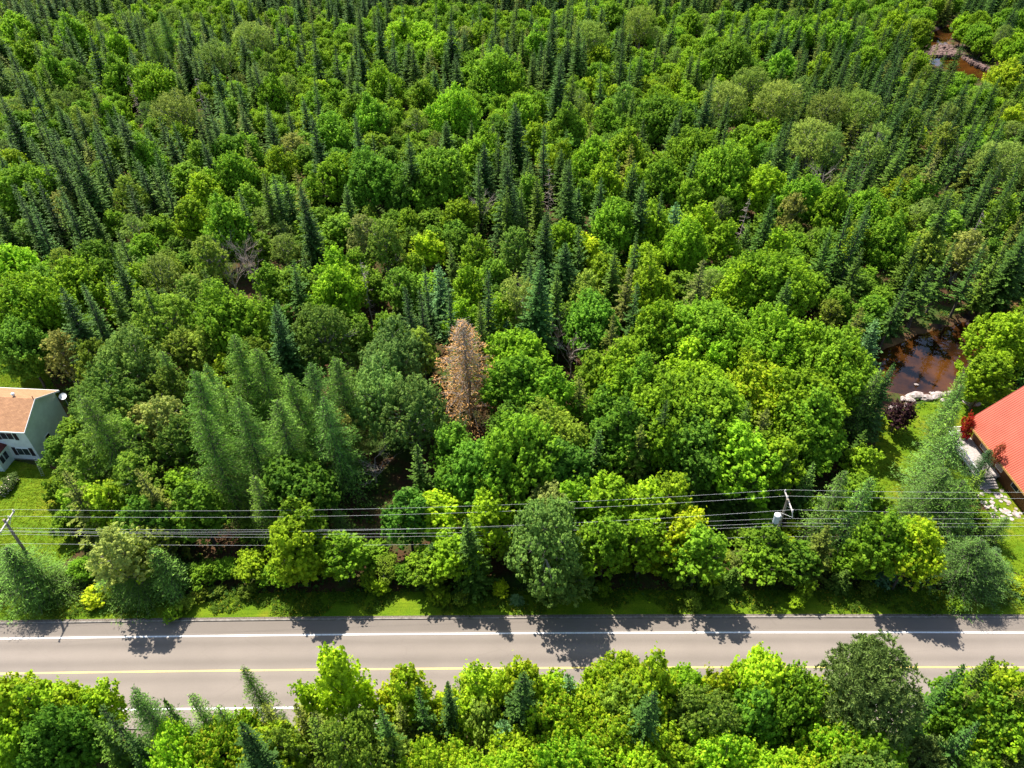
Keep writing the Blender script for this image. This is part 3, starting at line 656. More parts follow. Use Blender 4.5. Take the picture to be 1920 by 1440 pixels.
# every tree the photograph shows clearly: tile origin, tile zoom, then code, x, y of its top
TILES = [
 (0, 0, 3, """s 145 15 s 215 10 s 400 20 s 335 30 s 610 5 s 670 20 s 735 50 s 770 60 s 40 250 S 5 540 s 75 400 s 185 380 s 240 340 t 170 450 s 310 130 s 410 190
 S 480 200 t 525 100 s 690 60 s 790 210 s 720 270 s 1590 80 s 1680 100 s 1740 70 s 1765 200 s 1880 250 s 1330 430 s 1380 320 t 1430 350 s 1160 640 s 1190 640
 s 1240 520 s 1600 560 t 1750 430 S 1770 640 S 400 810 t 220 700 s 170 600 t 210 860 s 510 450 t 520 650 S 660 640 s 890 950 s 1470 970 s 1530 990 s 1600 960 o 1660 950
 S 1700 1040 s 1350 1060 s 650 1290 u 270 1300 u 410 1340 u 620 1380 u 1700 1400
 M 380 110 M 640 200 M 60 80 M 130 230 M 640 340 X 850 370 A 1190 240 L 900 70 L 840 150 A 1400 130 m 1240 80 M 1370 20 A 960 520 m 600 560 M 280 320 m 400 350
 M 1520 440 m 1100 960 M 800 800 m 640 780 m 1260 760 m 1380 760 M 1300 870 v 1640 750 m 1560 830 g 700 1000 v 340 1060 m 40 860 X 100 940 m 1120 990 m 1050 1130 M 1260 1150
 M 1850 650 M 1880 880 m 1380 1040 w 1350 1320 m 1850 1400 w 1230 1320 M 30 1400 g 1130 1340 m 500 1350 k 720 420 k 1100 430 m 940 190 m 1160 960 S 300 820 m 1000 700 m 1120 800 g 1500 300 m 1300 560"""),
 (640, 0, 3, """S 90 40 t 280 170 s 400 240 s 70 380 S 200 80 s 830 180 s 970 50 S 1190 60 S 1340 140 S 1220 300 s 1300 400 s 1480 330 S 1590 140 s 1680 270 s 1640 310 s 1780 190
 s 1870 60 t 1580 240 t 1300 0 t 65 640 t 95 660 s 180 760 S 375 760 s 880 740 s 950 770 t 770 880 t 1150 700 S 935 900 s 930 1050 s 1030 1060 s 1120 1000 S 1300 890 S 1710 1010 s 1790 1070
 u 1190 1290 u 1300 1280 u 1030 1310 u 620 1370 u 850 1360 B 1880 1140 s 1140 270 t 340 20 t 520 10 t 600 30 t 860 0 t 780 10
 k 1175 930 w 790 1070
 M 340 120 M 460 140 v 700 150 M 770 140 X 880 310 M 230 390 X 640 520 M 1020 550 m 1380 60 M 1400 50 M 1540 20 A 1700 40 M 1280 600 g 1600 480 X 1830 560 m 440 460 M 150 560 m 60 530
 m 1080 710 M 780 760 M 1600 750 M 1420 790 M 1500 920 M 1820 900 M 1260 1250 M 1560 1150 X 540 850 F 150 880 m 60 880 v 100 1220 g 230 1240 y 480 1310 m 750 1340 y 1380 1330 m 1720 1370
 M 1760 1180 m 1240 800 m 1050 990 m 1380 1020 m 960 420 m 1060 620 m 620 60 M 560 200 m 1000 150 M 1100 180 m 1450 250 m 1880 400 m 660 1120 g 1000 1290 e 330 1000 m 1660 930 A 1400 120"""),
 (1280, 0, 3, """S 150 450 s 170 560 s 270 540 S 600 660 u 700 850 s 1240 590 s 980 350 s 940 320 s 1040 370 s 910 360 s 1190 380 s 1220 260 s 1250 300 s 1300 340 s 1330 450 s 1350 400
 s 1430 380 o 1440 240 S 1560 230 s 1490 300 s 1520 340 s 1610 440 s 1690 470 s 1790 430 s 1550 610 s 1600 620 s 1640 690 s 1700 650 s 1780 770 s 1790 930 s 1760 960 t 975 1150 t 1020 1180
 s 1065 1130 S 1540 1060 O 1450 830 v 1640 1300 u 370 1240 s 520 1090 s 930 900 s 1020 880 s 1840 1040 s 1880 970 s 780 70 s 530 60 s 300 50 s 640 60 s 1040 100 s 1160 110 s 940 70
 s 1230 460 s 1280 520 s 1460 470 s 1400 520 s 1500 560 s 1680 600 s 1840 560 s 1180 480 s 1090 430 s 1140 350 s 700 40 s 860 60 s 480 90 s 380 30 s 230 30
 k 370 1110 k 1700 1190 w 800 930
 X 300 240 A 400 380 A 560 460 A 260 470 a 700 430 A 850 510 A 1030 520 A 760 680 a 860 740 a 1110 700 y 1330 690 X 80 750 X 250 830 M 480 940 M 1050 270 m 790 310 M 580 290 M 720 1010
 M 1070 1080 M 880 1060 y 1230 1010 m 1240 1120 v 640 1090 m 120 1150 m 250 1240 M 1200 1240 A 1850 800 m 1840 1110 y 1880 600 m 1560 60 M 1220 60 M 1600 90 X 1750 110 Y 1850 350
 h 1650 290 h 1720 300 h 1590 290 h 1780 340 h 1840 390 M 1330 120 M 660 130 m 450 200 m 160 180 M 60 60 M 900 140 m 500 170 m 360 760 g 1300 620 g 1500 690 m 1370 1010 w 1550 760
 m 60 1020 m 1000 1290 m 820 1290 g 1430 1290 m 560 1290 M 40 1250 s 1340 1330 s 1560 1350 s 1850 1290 s 1720 1340"""),
 (0, 480, 3, """S 325 195 t 480 140 t 440 170 s 630 0 s 590 90 s 810 200 S 1520 270 s 1555 260 l 920 520 l 1170 600 L 1300 430 L 1440 500 L 1670 640 L 1750 590 L 1890 560 L 1340 790 l 1430 1220 l 1200 700
 L 1060 620 X 100 120 M 380 30 m 650 150 G 880 230 a 850 0 g 1050 100 v 300 420 V 700 450 G 560 650 g 900 640 v 870 800 l 430 780 L 520 760 X 1250 200 g 1150 380 g 1400 480 G 1780 300 y 560 1270
 o 350 1230 o 820 1180 v 1900 850 m 1660 1380 e 760 1360 M 80 260 g 1000 420 y 1260 580 m 1640 70 M 1850 60 m 1500 60 m 200 60 E 60 380 m 520 40 m 760 60 w 1400 -40 w 1290 -10 e 1080 1290
 g 700 1140 g 640 900 g 440 1010 L 1120 850 L 1550 800 L 1840 760 E 1640 1160 g 480 470 g 640 800 v 760 840 h 300 1270 h 420 1350 g 980 900"""),
 (640, 480, 3, """B 550 50 t 380 170 t 450 180 t 815 60 S 1100 20 s 1220 80 s 1060 30 o 1340 660 o 1540 330 O 1620 60 s 1810 800 o 1700 950 s 790 270 b 940 360 b 1050 420 s 600 130 s 480 30 k 120 20
 D 700 370 w 1230 320 w 1310 430 W 170 1140 V 280 430 g 430 420 M 1000 450 M 1010 560 M 1180 660 m 600 940 e 960 860 G 1140 880 X 1000 960 E 780 1050 E 1400 250 g 1380 80 m 900 230 M 1600 660
 X 1850 690 M 1600 500 m 1720 370 M 1830 260 h 1560 1290 v 1180 1290 y 520 1330 m 830 1340 m 680 250 V 180 620 V 400 700 M 1700 640 e 1500 760 E 1620 850 m 1440 560 m 260 320 m 100 330
 m 1480 1250 m 1330 1260 e 360 1330 E 1200 1050 e 640 1140 m 1740 1290 m 1860 1240 e 1560 900 m 700 60 m 860 20 m 1500 0 M 1760 60 a 980 120 m 320 90 m 30 60"""),
 (1280, 480, 3, """B 1110 350 O 1090 80 o 1010 280 S 1210 100 s 370 820 u 190 1190 u 300 1200 u 740 1160 u 600 1140 S 1370 20 O 120 10 l 1070 640 l 900 1200 l 1050 1240 l 1600 720 l 1596 660 c 1540 960 c 1460 1150 c 1590 1230 X 500 0 X 780 120 M 630 30 X 140 260 m 400 360 X 540 350 M 730 420 X 900 440 m 240 500 m 440 530 M 130 640 X 100 720 Y 380 650 Y 530 650 M 740 680 m 650 800 M 780 770 m 570 1030 m 800 900
 M 1400 230 M 1830 130 M 1880 330 M 1890 480 m 1710 150 h 1650 735 h 1300 490 m 1780 560 m 1860 640 m 1740 240 M 330 60 m 60 480 E 60 900 e 260 1000 o 470 860 M 340 960 m 480 1010 m 960 640 M 250 760
 s 1180 600 s 1300 60 s 1460 100 s 1560 60 u 1130 700 u 80 1220 u 430 1220 s 1630 20 s 1730 40 s 1850 100 u 1700 1200 l 1560 830 m 690 920 u 1480 1150  m 430 700"""),
 (0, 940, 2.88, """c 20 190 c 230 340 c 700 300 l 840 240 M 430 270 q 660 200 M 1200 270 m 1090 320 M 1540 260 m 1560 110 m 1830 180 m 1020 330 m 1750 250 q 1340 280 h 1000 500 h 920 560 h 1330 430 m 1430 330
 v 600 120 g 760 130 l 890 300 l 560 310
 Y 50 990 Y 175 1010 y 120 1070 m 20 1090 m 10 1200 y 360 1000 y 450 1010 l 680 990 L 780 935 l 1030 1020 l 1340 880 m 1800 785 q 1640 980 s 550 1110 o 1440 1090 o 1600 1060 Z 1150 1180 Z 900 1260 L 130 1340 Y 1400 1250 E 250 1100 P 1800 1210
 y 30 990 l 1170 1080 s 700 1230 s 480 1180 s 880 1110 S 1290 1240 s 1650 1200 b 640 1400 y 1050 1330 o 1700 1140 g 1500 1200 P 1780 1340"""),
 (640, 940, 2.88, """V 1100 30 s 700 90 s 480 230 m 150 230 M 350 290 m 470 240 M 720 280 z 860 420 b 950 470 M 1300 130 Y 1520 250 z 1700 290 m 1440 80 m 1650 80 m 1250 300 G 240 260 g 950 150 m 600 170
 V 1180 250 h 640 470 m 1000 330 m 1760 330 h 1820 380 h 1420 420
 b 60 1060 s 560 1010 S 1650 1000 s 210 1120 s 415 970 o 330 1120 P 430 1110 S 960 905 B 1270 915 B 870 1130 b 1080 1150 Y 760 940 y 860 900 y 980 880 y 1110 930 Z 1550 850 Y 1700 860 Z 1200 1010 G 1550 950
 Z 500 1330 Z 900 1350 Z 1250 1250 Z 1500 1140 Z 1720 1180 G 20 1200 g 250 1260 w 650 1080 y 340 920 y 250 1000 y 560 1060 Z 700 1370 Y 1000 1300 Z 1640 1290 Z 1380 1020 g 740 1050"""),
 (1280, 940, 2.88, """y 50 60 m 130 120 m 640 225 m 480 150 P 350 240 o 800 130 M 980 190 b 1140 200 Y 1330 90 b 1330 240 z 1450 310 z 1380 360 c 1620 150 m 1110 60 q 620 490 M 640 260 b 1130 300 m 880 280 o 760 260
 c 1700 230 h 200 440 h 1000 420 h 60 490 u 100 280 m 1240 110 m 440 230 h 1500 500
 M 50 930 y 220 930 Y 470 870 X 600 880 p 1200 780 s 1500 895 s 1690 860 y 1760 900 b 130 1150 Z 180 1230 Z 900 1150 M 1020 1220 Z 700 1360 P 1350 1250 M 1620 950 m 1700 1100 P 1800 1240
 P 1450 1270 m 1640 1390 Z 520 1340 G 200 1000 E 400 1050 o 1560 1010 P 1500 1330 Y 780 1000 G 1000 1340 s 1620 1180 s 1420 1000 Y 1680 985 M 1850 925 Y 1800 1040 y 1700 1050 o 1835 985 P 1840 1150 m 1640 1060"""),
]
ROAD_Y = ry(0)
TREES = []      # dicts: code, x, y, h, r, px, py, fixed
def top_py(x, y, h, r):
    return min(PX(x, y+r*.92*math.cos(a), h*.55+h*.45*math.sin(a))[1] for a in (1.57, 1.25, 1.0, .75, .5, .25))
def add_tree(code, px, py, explicit=True, h=None):
    if code not in 'stSuokwWD' :
        sp = SPEC[code]; r_ = sp[7]*(.75 if py > 1195 else 1)
        x_, y_ = G(px, py, h or sp[6]); py_n = py+.85*(py-top_py(x_, y_, h or sp[6], r_)); px += (px-960)*0
        return add_tree2(code, px, py_n, explicit, h, py)
    return add_tree2(code, px, py, explicit, h, py)
def add_tree2(code, px, py, explicit, h, py0):
    sp = SPEC[code]; hh = (h or sp[6])*R_.uniform(.93, 1.07); r = sp[7]*R_.uniform(.9, 1.1)
    ex = code in 'kwWD'
    far = ROAD_Y+FAR_EDGE
    if py0 > 1195:                                   # the near side of the road: nothing may stand on the asphalt
        x, y = G(px, py, hh); lim = ry(x)+NEAR_EDGE-1.3
        if y > lim:
            t = (CAM_H-hh)/y; y = lim-R_.uniform(0, .8); hh = CAM_H-t*y; k_ = y/G(px, py, hh)[1]; x = G(px, py, hh)[0]
        if hh > 19: hh = 19; x, y = G(px, py, hh)
        r = min(r*.78, 3.0) if code != 'p' else 4.3
    elif py0 > 985 and code not in 'clV':
        x, y = G(px, py, 3.0); yb = ry(x)+FAR_EDGE+R_.uniform(4.0, 5.8)+ (1.0 if code in 'c' else 0)
        t = G(px, py, 0)[1]/CAM_H; hh = max(1.3, CAM_H-yb/t); x, y = G(px, py, hh)
        r = min(r, max(.9, hh*.5), 2.35 if code != 'c' else 3.4)
    else:
        x, y = G(px, py, hh)
        if y < ry(x)+FAR_EDGE+3:
            yb = ry(x)+FAR_EDGE+3.5; t = G(px, py, 0)[1]/CAM_H; hh = max(2, CAM_H-yb/t); x, y = G(px, py, hh)
        dist = math.hypot(y, CAM_H-hh)
        if not ex:
            k_ = 1+.16*max(0, min(1, (dist-110)/120))
            if code in 'mMXqeEFyYZaAgGvV': r *= k_
            if py > 930 and code not in 'VcL': r = min(r, 2.7)
    TREES.append(dict(code=code, x=x, y=y, h=hh, r=r, px=px, py=py, ex=explicit))
for ox, oy, zf, txt in TILES:
    tk = txt.split()
    for i in range(0, len(tk), 3): add_tree(tk[i], ox+float(tk[i+1])/zf, oy+float(tk[i+2])/zf, h=(15.5 if (tk[i] == 'V' and ox == 640 and tk[i+1] == '1100') else None))

# houses keep their ground clear
house_l = [G(*q) for q in ((-330, 700), (100, 728), (95, 900), (-330, 900))]
house_r = [G(*q) for q in ((1795, 790), (1900, 720), (2400, 720), (2400, 960), (1930, 960), (1860, 930))]
HOUSE_BACK = [G(*q) for q in ((-200, 640), (60, 640), (125, 745), (125, 800), (-200, 800))]
def blocked(x, y, m=0.0):
    yy = ry(x)
    if yy+NEAR_EDGE-1.2 < y < yy+FAR_EDGE+3.0: return True
    if float(river_d(x, y)) < .6: return True
    for P in (LAWN_L, LAWN_LB, LAWN_R, house_l, house_r, HOUSE_BACK):
        if in_poly(x, y, P): return True
    return False
TREES = [t for t in TREES if float(river_d(t['x'], t['y'])) > -.3 and not (in_poly(t['x'], t['y'], house_l) or in_poly(t['x'], t['y'], house_r))]

# trees between them, chosen by the look of each zone
def zone(px, py):
    """weights of species for the filling trees"""
    if py < 230 and px < 560: return 'sSsmMMmgmMmsa'
    if py < 120: return 'MMmMmMmsSs'
    if px > 1480 and 80 < py < 420: return 'sssssssuumg'
    if px > 1640 and py < 100: return 'MMmmsah'
    if px > 1560 and py < 640: return 'sssuommgM'
    if px < 330 and py < 470: return 'sssstmMgm'
    if px < 360 and py > 470: return 'ggmsegvl'
    if 360 <= px < 700 and 560 < py < 980: return 'lLlegsu'
    if py > 1195: return 'msyysugPes'
    if py > 880: return 'emuglmhhzqbuh'
    if py > 560: return 'mmMegsue'
    return 'mMmMmMyessSs'
cell = {}
def put(x, y, r): cell.setdefault((int(x//8), int(y//8)), []).append((x, y, r))
def clash(x, y, r, k=.70):
    cx, cy_ = int(x//8), int(y//8)
    for a in (-1, 0, 1):
        for b in (-1, 0, 1):
            for (u, v, q) in cell.get((cx+a, cy_+b), ()):
                if math.hypot(x-u, y-v) < k*(r+q): return True
    return False
for t in TREES:
    put(t['x'], t['y'], t['r'])
    if t['code'] in 'kwWD':                         # nothing tall grows right in front of the bare ones
        for dd_ in (2.5, 5.5, 8.5): put(t['x']*(1-dd_/max(t['y'], 1)), t['y']-dd_, 2.6 if t['code'] != 'D' else 4)
KEEP = [[(1672, 690), (1672, 750), (1790, 745), (1845, 700), (1842, 612), (1800, 606), (1700, 665)], [(1722, 88), (1745, 66), (1772, 66), (1815, 92), (1900, 145), (1900, 158), (1840, 148), (1730, 110)],
        [(0, 725), (110, 728), (75, 870), (100, 890), (95, 960), (125, 1035), (60, 1050), (0, 1000)], [(1650, 775), (1800, 745), (1850, 745), (1830, 780), (1920, 724), (1920, 950), (1880, 900), (1800, 830), (1740, 790), (1700, 900), (1625, 905), (1650, 830)]]
def covers(t):
    for dx, dz in ((0, .97), (-.7, .75), (.7, .75), (-.8, .5), (.8, .5), (0, .5), (0, .25)):
        q = PX(t['x']+dx*t['r'], t['y'], t['h']*dz)
        for P in KEEP:
            if in_poly(q[0], q[1], P): return True
    return False
for t in TREES:
    if covers(t) and t['code'] not in 'kwWs': print('covers', t['code'], int(t['px']), int(t['py']))
FILL = []
rf = random.Random(5)
for att in range(85000):
    y = -14 + 350*rf.random()**.9
    half = 40 + (y*math.cos(PITCH)+CAM_H*math.sin(PITCH))*960/FPX*1.0
    x = rf.uniform(-half, half)
    if blocked(x, y): continue
    px, py = PX(x, y, 8)
    code = rf.choice(zone(px, py)); q_ = math.sin(x*.085+1)+math.sin(y*.105)+math.sin((x-y)*.065+2)
    if py < 520 and q_ > .75 and rf.random() < .7: code = rf.choice('ssSos')      # stands of conifers
    elif py < 520 and q_ < -.35 and code in 'stSu' and rf.random() < .75: code = rf.choice('mMmga')
    sp = SPEC[code]; r = sp[7]*(rf.uniform(.75, .95) if code not in 'stSou' else rf.uniform(.95, 1.2)); h = sp[6]*(rf.uniform(.72, .98) if code in 'stSou' else rf.uniform(.52, .80))
    if py > 1195: h *= .8; r *= .8
    if 40 < y < 50: h *= .55; r *= .7                # kept low under the wires
    if clash(x, y, r): continue
    if covers(dict(x=x, y=y, r=r, h=h)): continue
    if ry(x)+NEAR_EDGE-5 < y < ry(x): continue
    if 330 < px < 620 and 850 < py < 985 and rf.random() < .75: continue
    if 640 < px < 1260 and 800 < py < 960 and rf.random() < .55: continue
    put(x, y, r); FILL.append(dict(code=code, x=x, y=y, h=h, r=r, px=PX(x, y, h)[0], py=PX(x, y, h)[1], ex=False))
for i in range(70):
    x = rf.uniform(-58, 60); y = ry(x)+FAR_EDGE+rf.uniform(2.3, 4.2); h = rf.uniform(1.1, 2.9); r = rf.uniform(.8, 1.5)
    if clash(x, y, r, .55) or in_poly(x, y, LAWN_R): continue
    put(x, y, r); TREES.append(dict(code=rf.choice('hhhz'), x=x, y=y, h=h, r=r, px=PX(x, y, h)[0], py=PX(x, y, h)[1], ex=False))
def seen(t): return -30 < t['px'] < 1950 and -25 < t['py'] < 1480
TREES = [t for t in TREES if True]
LIMIT = {'spruce_tree': 296, 'maple_tree': 296, 'alder_tree': 290, 'fir_tree': 290}
count = {}
for t in TREES: count[SPEC[t['code']][1]] = count.get(SPEC[t['code']][1], 0)+1
FILL.sort(key=lambda t: math.hypot(t['y'], t['x'], CAM_H-t['h']))
STUFF = {'conifer': [], 'broad': []}
for t in FILL:
    nm = SPEC[t['code']][1]
    if count.get(nm, 0) >= LIMIT.get(nm, 240) or R_.random() < .4:  # some maple and spruce fill gets a second kind name, same species
        if t['code'] in 'mMyqe' and t['y'] < 150: t['code'] = 'n'
        elif t['code'] in 'su' and t['y'] < 150: t['code'] = 'f'
        nm = SPEC[t['code']][1]
    if seen(t) and count.get(nm, 0) < LIMIT.get(nm, 240) and t['y'] < 190:
        count[nm] = count.get(nm, 0)+1; TREES.append(t)
    else: STUFF['conifer' if nm in ('spruce_tree', 'fir_tree', 'larch_tree', 'blue_spruce', 'pine_tree') else 'broad'].append(t)
print('TREES', len(TREES), count, 'stuff', {k: len(v) for k, v in STUFF.items()})

TINT = 1.85
def make_tree(t):
    code = t['code']; pk, name, word, phrase, tints, tipa, H0, R0 = SPEC[code]
    pr_ = R_.choice(PROTO[pk]); cm, tm, Rn, Hn, _ = pr_
    root = empty(name, (t['x'], t['y'], 0), R_.uniform(0, 6.283))
    sx = t['r']/Rn; an = R_.uniform(.86, 1.14) if name not in ('dying_larch',) else 1; root.scale = (sx*an, sx/an, t['h']/Hn)
    lean = .025; root.rotation_euler = (R_.gauss(0, lean), R_.gauss(0, lean), root.rotation_euler[2])
    tr = bpy.data.objects.new('trunk', tm); col.objects.link(tr); tr.parent = root
    if cm:
        cr = bpy.data.objects.new('crown', cm); col.objects.link(cr); cr.parent = root
        tint = R_.choice(tints); tint = (tint[0]*(1.28 if code in 'mMXqeEFnh' else 1.12), tint[1], tint[2]*.7); k_ = R_.uniform(.84, 1.16)*(TINT if name not in ('dying_larch',) else 1.0); w = R_.uniform(-.06, .12)
        cr.color = (tint[0]*k_*(1+w), tint[1]*k_, tint[2]*k_*(1-w), tipa*R_.uniform(.6, 1.2))
    t['root'] = root
    return root
for t in TREES: make_tree(t)

# labels: which tree, found from the nearest landmark
LAND = [('white house', 50, 790), ('left utility pole', 12, 980), ('transformer pole', 1475, 955), ('rusty dying larch', 875, 690), ('bleached dead spire', 1035, 340),
        ('brown pool', 1750, 690), ('red metal roof', 1890, 830), ('purple-leaved tree', 1690, 785), ('twin bare trees', 445, 480), ('grey-green aspens', 1540, 220),
        ('far river bend', 1790, 110), ('pale twin larches', 295, 60), ('short dead snag', 1402, 385), ('grey twiggy crown', 1058, 620), ('huge roadside pine', 1697, 1290),
        ('upright roadside maple', 640, 1270), ('tangled bare branches', 700, 870), ('leaning dead snag', 1845, 410), ('brown leafless crown', 905, 370), ('V-shaped bare tree', 868, 1330),
        ('top left corner', 0, 0), ('top edge centre', 850, 0), ('top right corner', 1920, 0), ('bottom left corner', 0, 1440), ('bottom right corner', 1920, 1440), ('road shadow', 1085, 1200),
        ('lone small dead trunk', 690, 500)]
ORD = ['', '', 'second', 'third', 'fourth', 'fifth', 'sixth', 'seventh', 'eighth', 'ninth', 'tenth', 'eleventh', 'twelfth', 'thirteenth', 'fourteenth', 'fifteenth', 'sixteenth', 'seventeenth', 'eighteenth',
       'nineteenth', 'twentieth'] + ['twenty-'+w for w in ('first', 'second', 'third', 'fourth', 'fifth', 'sixth', 'seventh', 'eighth', 'ninth')]
DIRS = ['right of', 'above right of', 'above', 'above left of', 'left of', 'below left of', 'below', 'below right of']
buckets = {}
for t in TREES:
    cx, cyy = PX(t['x'], t['y'], t['h']*.75); t['cx'], t['cy'] = cx, cyy
    li = min(range(len(LAND)), key=lambda i: math.hypot(cx-LAND[i][1], cyy-LAND[i][2]))
    _, lx, ly = LAND[li]; di = int(round(math.atan2(ly-cyy, cx-lx)/(math.pi/4))) % 8
    buckets.setdefault((li, di, SPEC[t['code']][3], SPEC[t['code']][2]), []).append((math.hypot(cx-lx, cyy-ly), t))
for (li, di, ph, wd), lst in buckets.items():
    lst.sort(key=lambda q: q[0])
    for i, (_, t) in enumerate(lst):
        th = 'the ' + LAND[li][0]
        if len(lst) == 1: lab = f'{ph} {wd}, the only one just {DIRS[di]} {th}'
        elif i == 0: lab = f'{ph} {wd}, nearest one {DIRS[di]} {th}'
        else: lab = f'{ph} {wd}, {ORD[min(i+1, 29)]} nearest {DIRS[di]} {th}'
        cat = 'tree' if t['code'] != 'h' else 'shrub'
        tag(t['root'], lab, cat, ({'tree': 'forest '+SPEC[t['code']][1].replace('_', ' ').replace(' tree', '')+' trees', 'shrub': 'shrubs along the road'}[cat]) if SPEC[t['code']][1] not in ('dying_larch',) else None)

# the rest of the wood, too many to count: scattered over points
def stuff_wood(name, items, kinds, label):
    pc = bpy.data.collections.new(name+'_kinds')
    idx_of = {}; n_ = 0; nominal = {}
    for code in sorted({t['code'] for t in items}):
        pk, _, _, _, tints, tipa, H0, R0 = SPEC[code]
        for j, q in enumerate(PROTO[pk][:2]):
            if q[4] is None: continue
            JV, JF, nc, ntk, av, at, lm, bm_ = q[4]
            for k_, tint in enumerate(tints[:3]):
                fx = tuple(c*TINT*g_ for c, g_ in zip(tint, (1.28 if code in 'mMXqeEFnh' else 1.12, 1, .7)))+(tipa*.7,)
                key = 'distant leaves %s %d' % (code, k_)
                lm2 = bpy.data.materials.get(key) or (leaf_material(key, (.42, .31, .02), fixed=fx) if lm is M['leaf'] else leaf_material(key, (.16, .24, .03), transl=.16, rough=.65, spec=.14, vlo=.5, vhi=1.6, fixed=fx))
                me = mesh_np('%s_%s_%d_%d' % (name, code, j, k_), JV, JF, [lm2, bm_], {'v': np.concatenate([av, np.zeros(ntk)]), 'tip': np.concatenate([at, np.zeros(ntk)])}, np.concatenate([np.zeros(nc), np.ones(ntk)]))
                ob = bpy.data.objects.new('%s_kind_%03d' % (name, n_), me); pc.objects.link(ob)
                idx_of.setdefault(code, []).append((n_, q[2], q[3])); n_ += 1
    me = bpy.data.meshes.new(name); me.from_pydata([(t['x'], t['y'], -.1) for t in items], [], [])
    a = me.attributes.new('size', 'FLOAT_VECTOR', 'POINT'); ai = me.attributes.new('pick', 'INT', 'POINT')
    arr = np.ones((len(items), 3)); pk_ = []
    for i, t in enumerate(items):
        n1_, Rn, Hn = rf.choice(idx_of[t['code']]); pk_.append(n1_); arr[i] = (t['r']/Rn, t['r']/Rn, t['h']/Hn)
    me.attributes['size'].data.foreach_set('vector', arr.ravel().astype(np.float32)); me.attributes['pick'].data.foreach_set('value', np.array(pk_, np.int32))
    ob = bpy.data.objects.new(name, me); col.objects.link(ob)
    ng = bpy.data.node_groups.new(name, 'GeometryNodeTree')
    ng.interface.new_socket('Geometry', in_out='INPUT', socket_type='NodeSocketGeometry'); ng.interface.new_socket('Geometry', in_out='OUTPUT', socket_type='NodeSocketGeometry')
    gi = ng.nodes.new('NodeGroupInput'); go = ng.nodes.new('NodeGroupOutput')
    ip = ng.nodes.new('GeometryNodeInstanceOnPoints'); ip.inputs['Pick Instance'].default_value = True
    ci = ng.nodes.new('GeometryNodeCollectionInfo'); ci.inputs['Collection'].default_value = pc
    ci.inputs['Separate Children'].default_value = True; ci.inputs['Reset Children'].default_value = True
    rv = ng.nodes.new('FunctionNodeRandomValue'); rv.data_type = 'FLOAT_VECTOR'; rv.inputs[1].default_value = (.03, .03, 6.283)
    ri = ng.nodes.new('GeometryNodeInputNamedAttribute'); ri.data_type = 'INT'; ri.inputs[0].default_value = 'pick'
    na = ng.nodes.new('GeometryNodeInputNamedAttribute'); na.data_type = 'FLOAT_VECTOR'; na.inputs[0].default_value = 'size'
    L = ng.links
    L.new(gi.outputs[0], ip.inputs['Points']); L.new(ci.outputs[0], ip.inputs['Instance'])
    L.new(rv.outputs[0], ip.inputs['Rotation']); L.new([o_ for o_ in ri.outputs if o_.enabled and o_.name == 'Attribute'][0], ip.inputs['Instance Index']); L.new([o_ for o_ in na.outputs if o_.enabled and o_.name == 'Attribute'][0], ip.inputs['Scale'])
    L.new(ip.outputs[0], go.inputs[0])
    md = ob.modifiers.new('scatter', 'NODES'); md.node_group = ng
    tag(ob, label, 'wood', None, 'stuff')
stuff_wood('distant_conifer_wood', STUFF['conifer'], None, 'dark pointed conifers filling the far wood between the counted trees')
stuff_wood('distant_broadleaf_wood', STUFF['broad'], None, 'bright green broadleaf trees filling the far wood between the counted trees')
print('stuff placed')

# undergrowth: ferns, seedlings and low leaves over the forest floor
def leaf_field(name, pts, hgt, rad, per, leaf, tint, tipa, label, material='leaf'):
    r = np.random.default_rng(len(pts)); n = len(pts); pts = np.array(pts)
    c = np.repeat(pts, per, 0); u = rdir(r, len(c)); u[:, 2] = np.abs(u[:, 2])
    k = np.repeat(r.uniform(.5, 1.2, n), per)
    P = np.stack([c[:, 0]+u[:, 0]*rad*k, c[:, 1]+u[:, 1]*rad*k, c[:, 2]+u[:, 2]*hgt*k], -1)
    nn = norm(u+np.array([0, 0, .6])+rdir(r, len(c))*.6); a = norm(np.cross(nn, rdir(r, len(c)))); b = np.cross(nn, a)
    s = leaf*r.uniform(.6, 1.3, len(c)); V, F = pack([diamonds(P, a, b, s*1.3, s*.8)])
    me = mesh_np(name, V, F, [M[material]], {'v': np.clip(np.repeat(r.random(n), per)*.6+r.random(len(c))*.4, 0, 1), 'tip': (r.random(len(c)) < .08).astype(float)})
    o = bpy.data.objects.new(name, me); col.objects.link(o); o.color = (*tint, tipa); tag(o, label, 'undergrowth', None, 'stuff'); return o
pts = []
while len(pts) < 9000:
    y = rf.uniform(10, 230); half = 12+(y*math.cos(PITCH)+CAM_H*math.sin(PITCH))*960/FPX; x = rf.uniform(-half, half)
    if blocked(x, y): continue
    q = math.sin(x*.16)+math.sin(y*.13+1)+math.sin((x+y)*.09)
    if q > -.3: pts.append((x, y, 0))
leaf_field('undergrowth', pts, .9, .8, 14, .30, (.045, .11, .014), .4, 'low green undergrowth of ferns and seedlings beneath the trees')
pts = []
for i in range(5200):
    x = rf.uniform(-75, 75); w = abs(rf.gauss(0, 1)); y = ry(x)+FAR_EDGE+.55+rf.random()*2.9
    if math.sin(x*.8)+math.sin(x*.31+2) + (y-ry(x)-FAR_EDGE)*.9 > 1.0: pts.append((x, y, 0))
leaf_field('verge_weeds', pts, .42, .3, 16, .13, (.085, .165, .012), .6, 'rough grass and weeds growing between the kerb and the shrubs')
pts = []
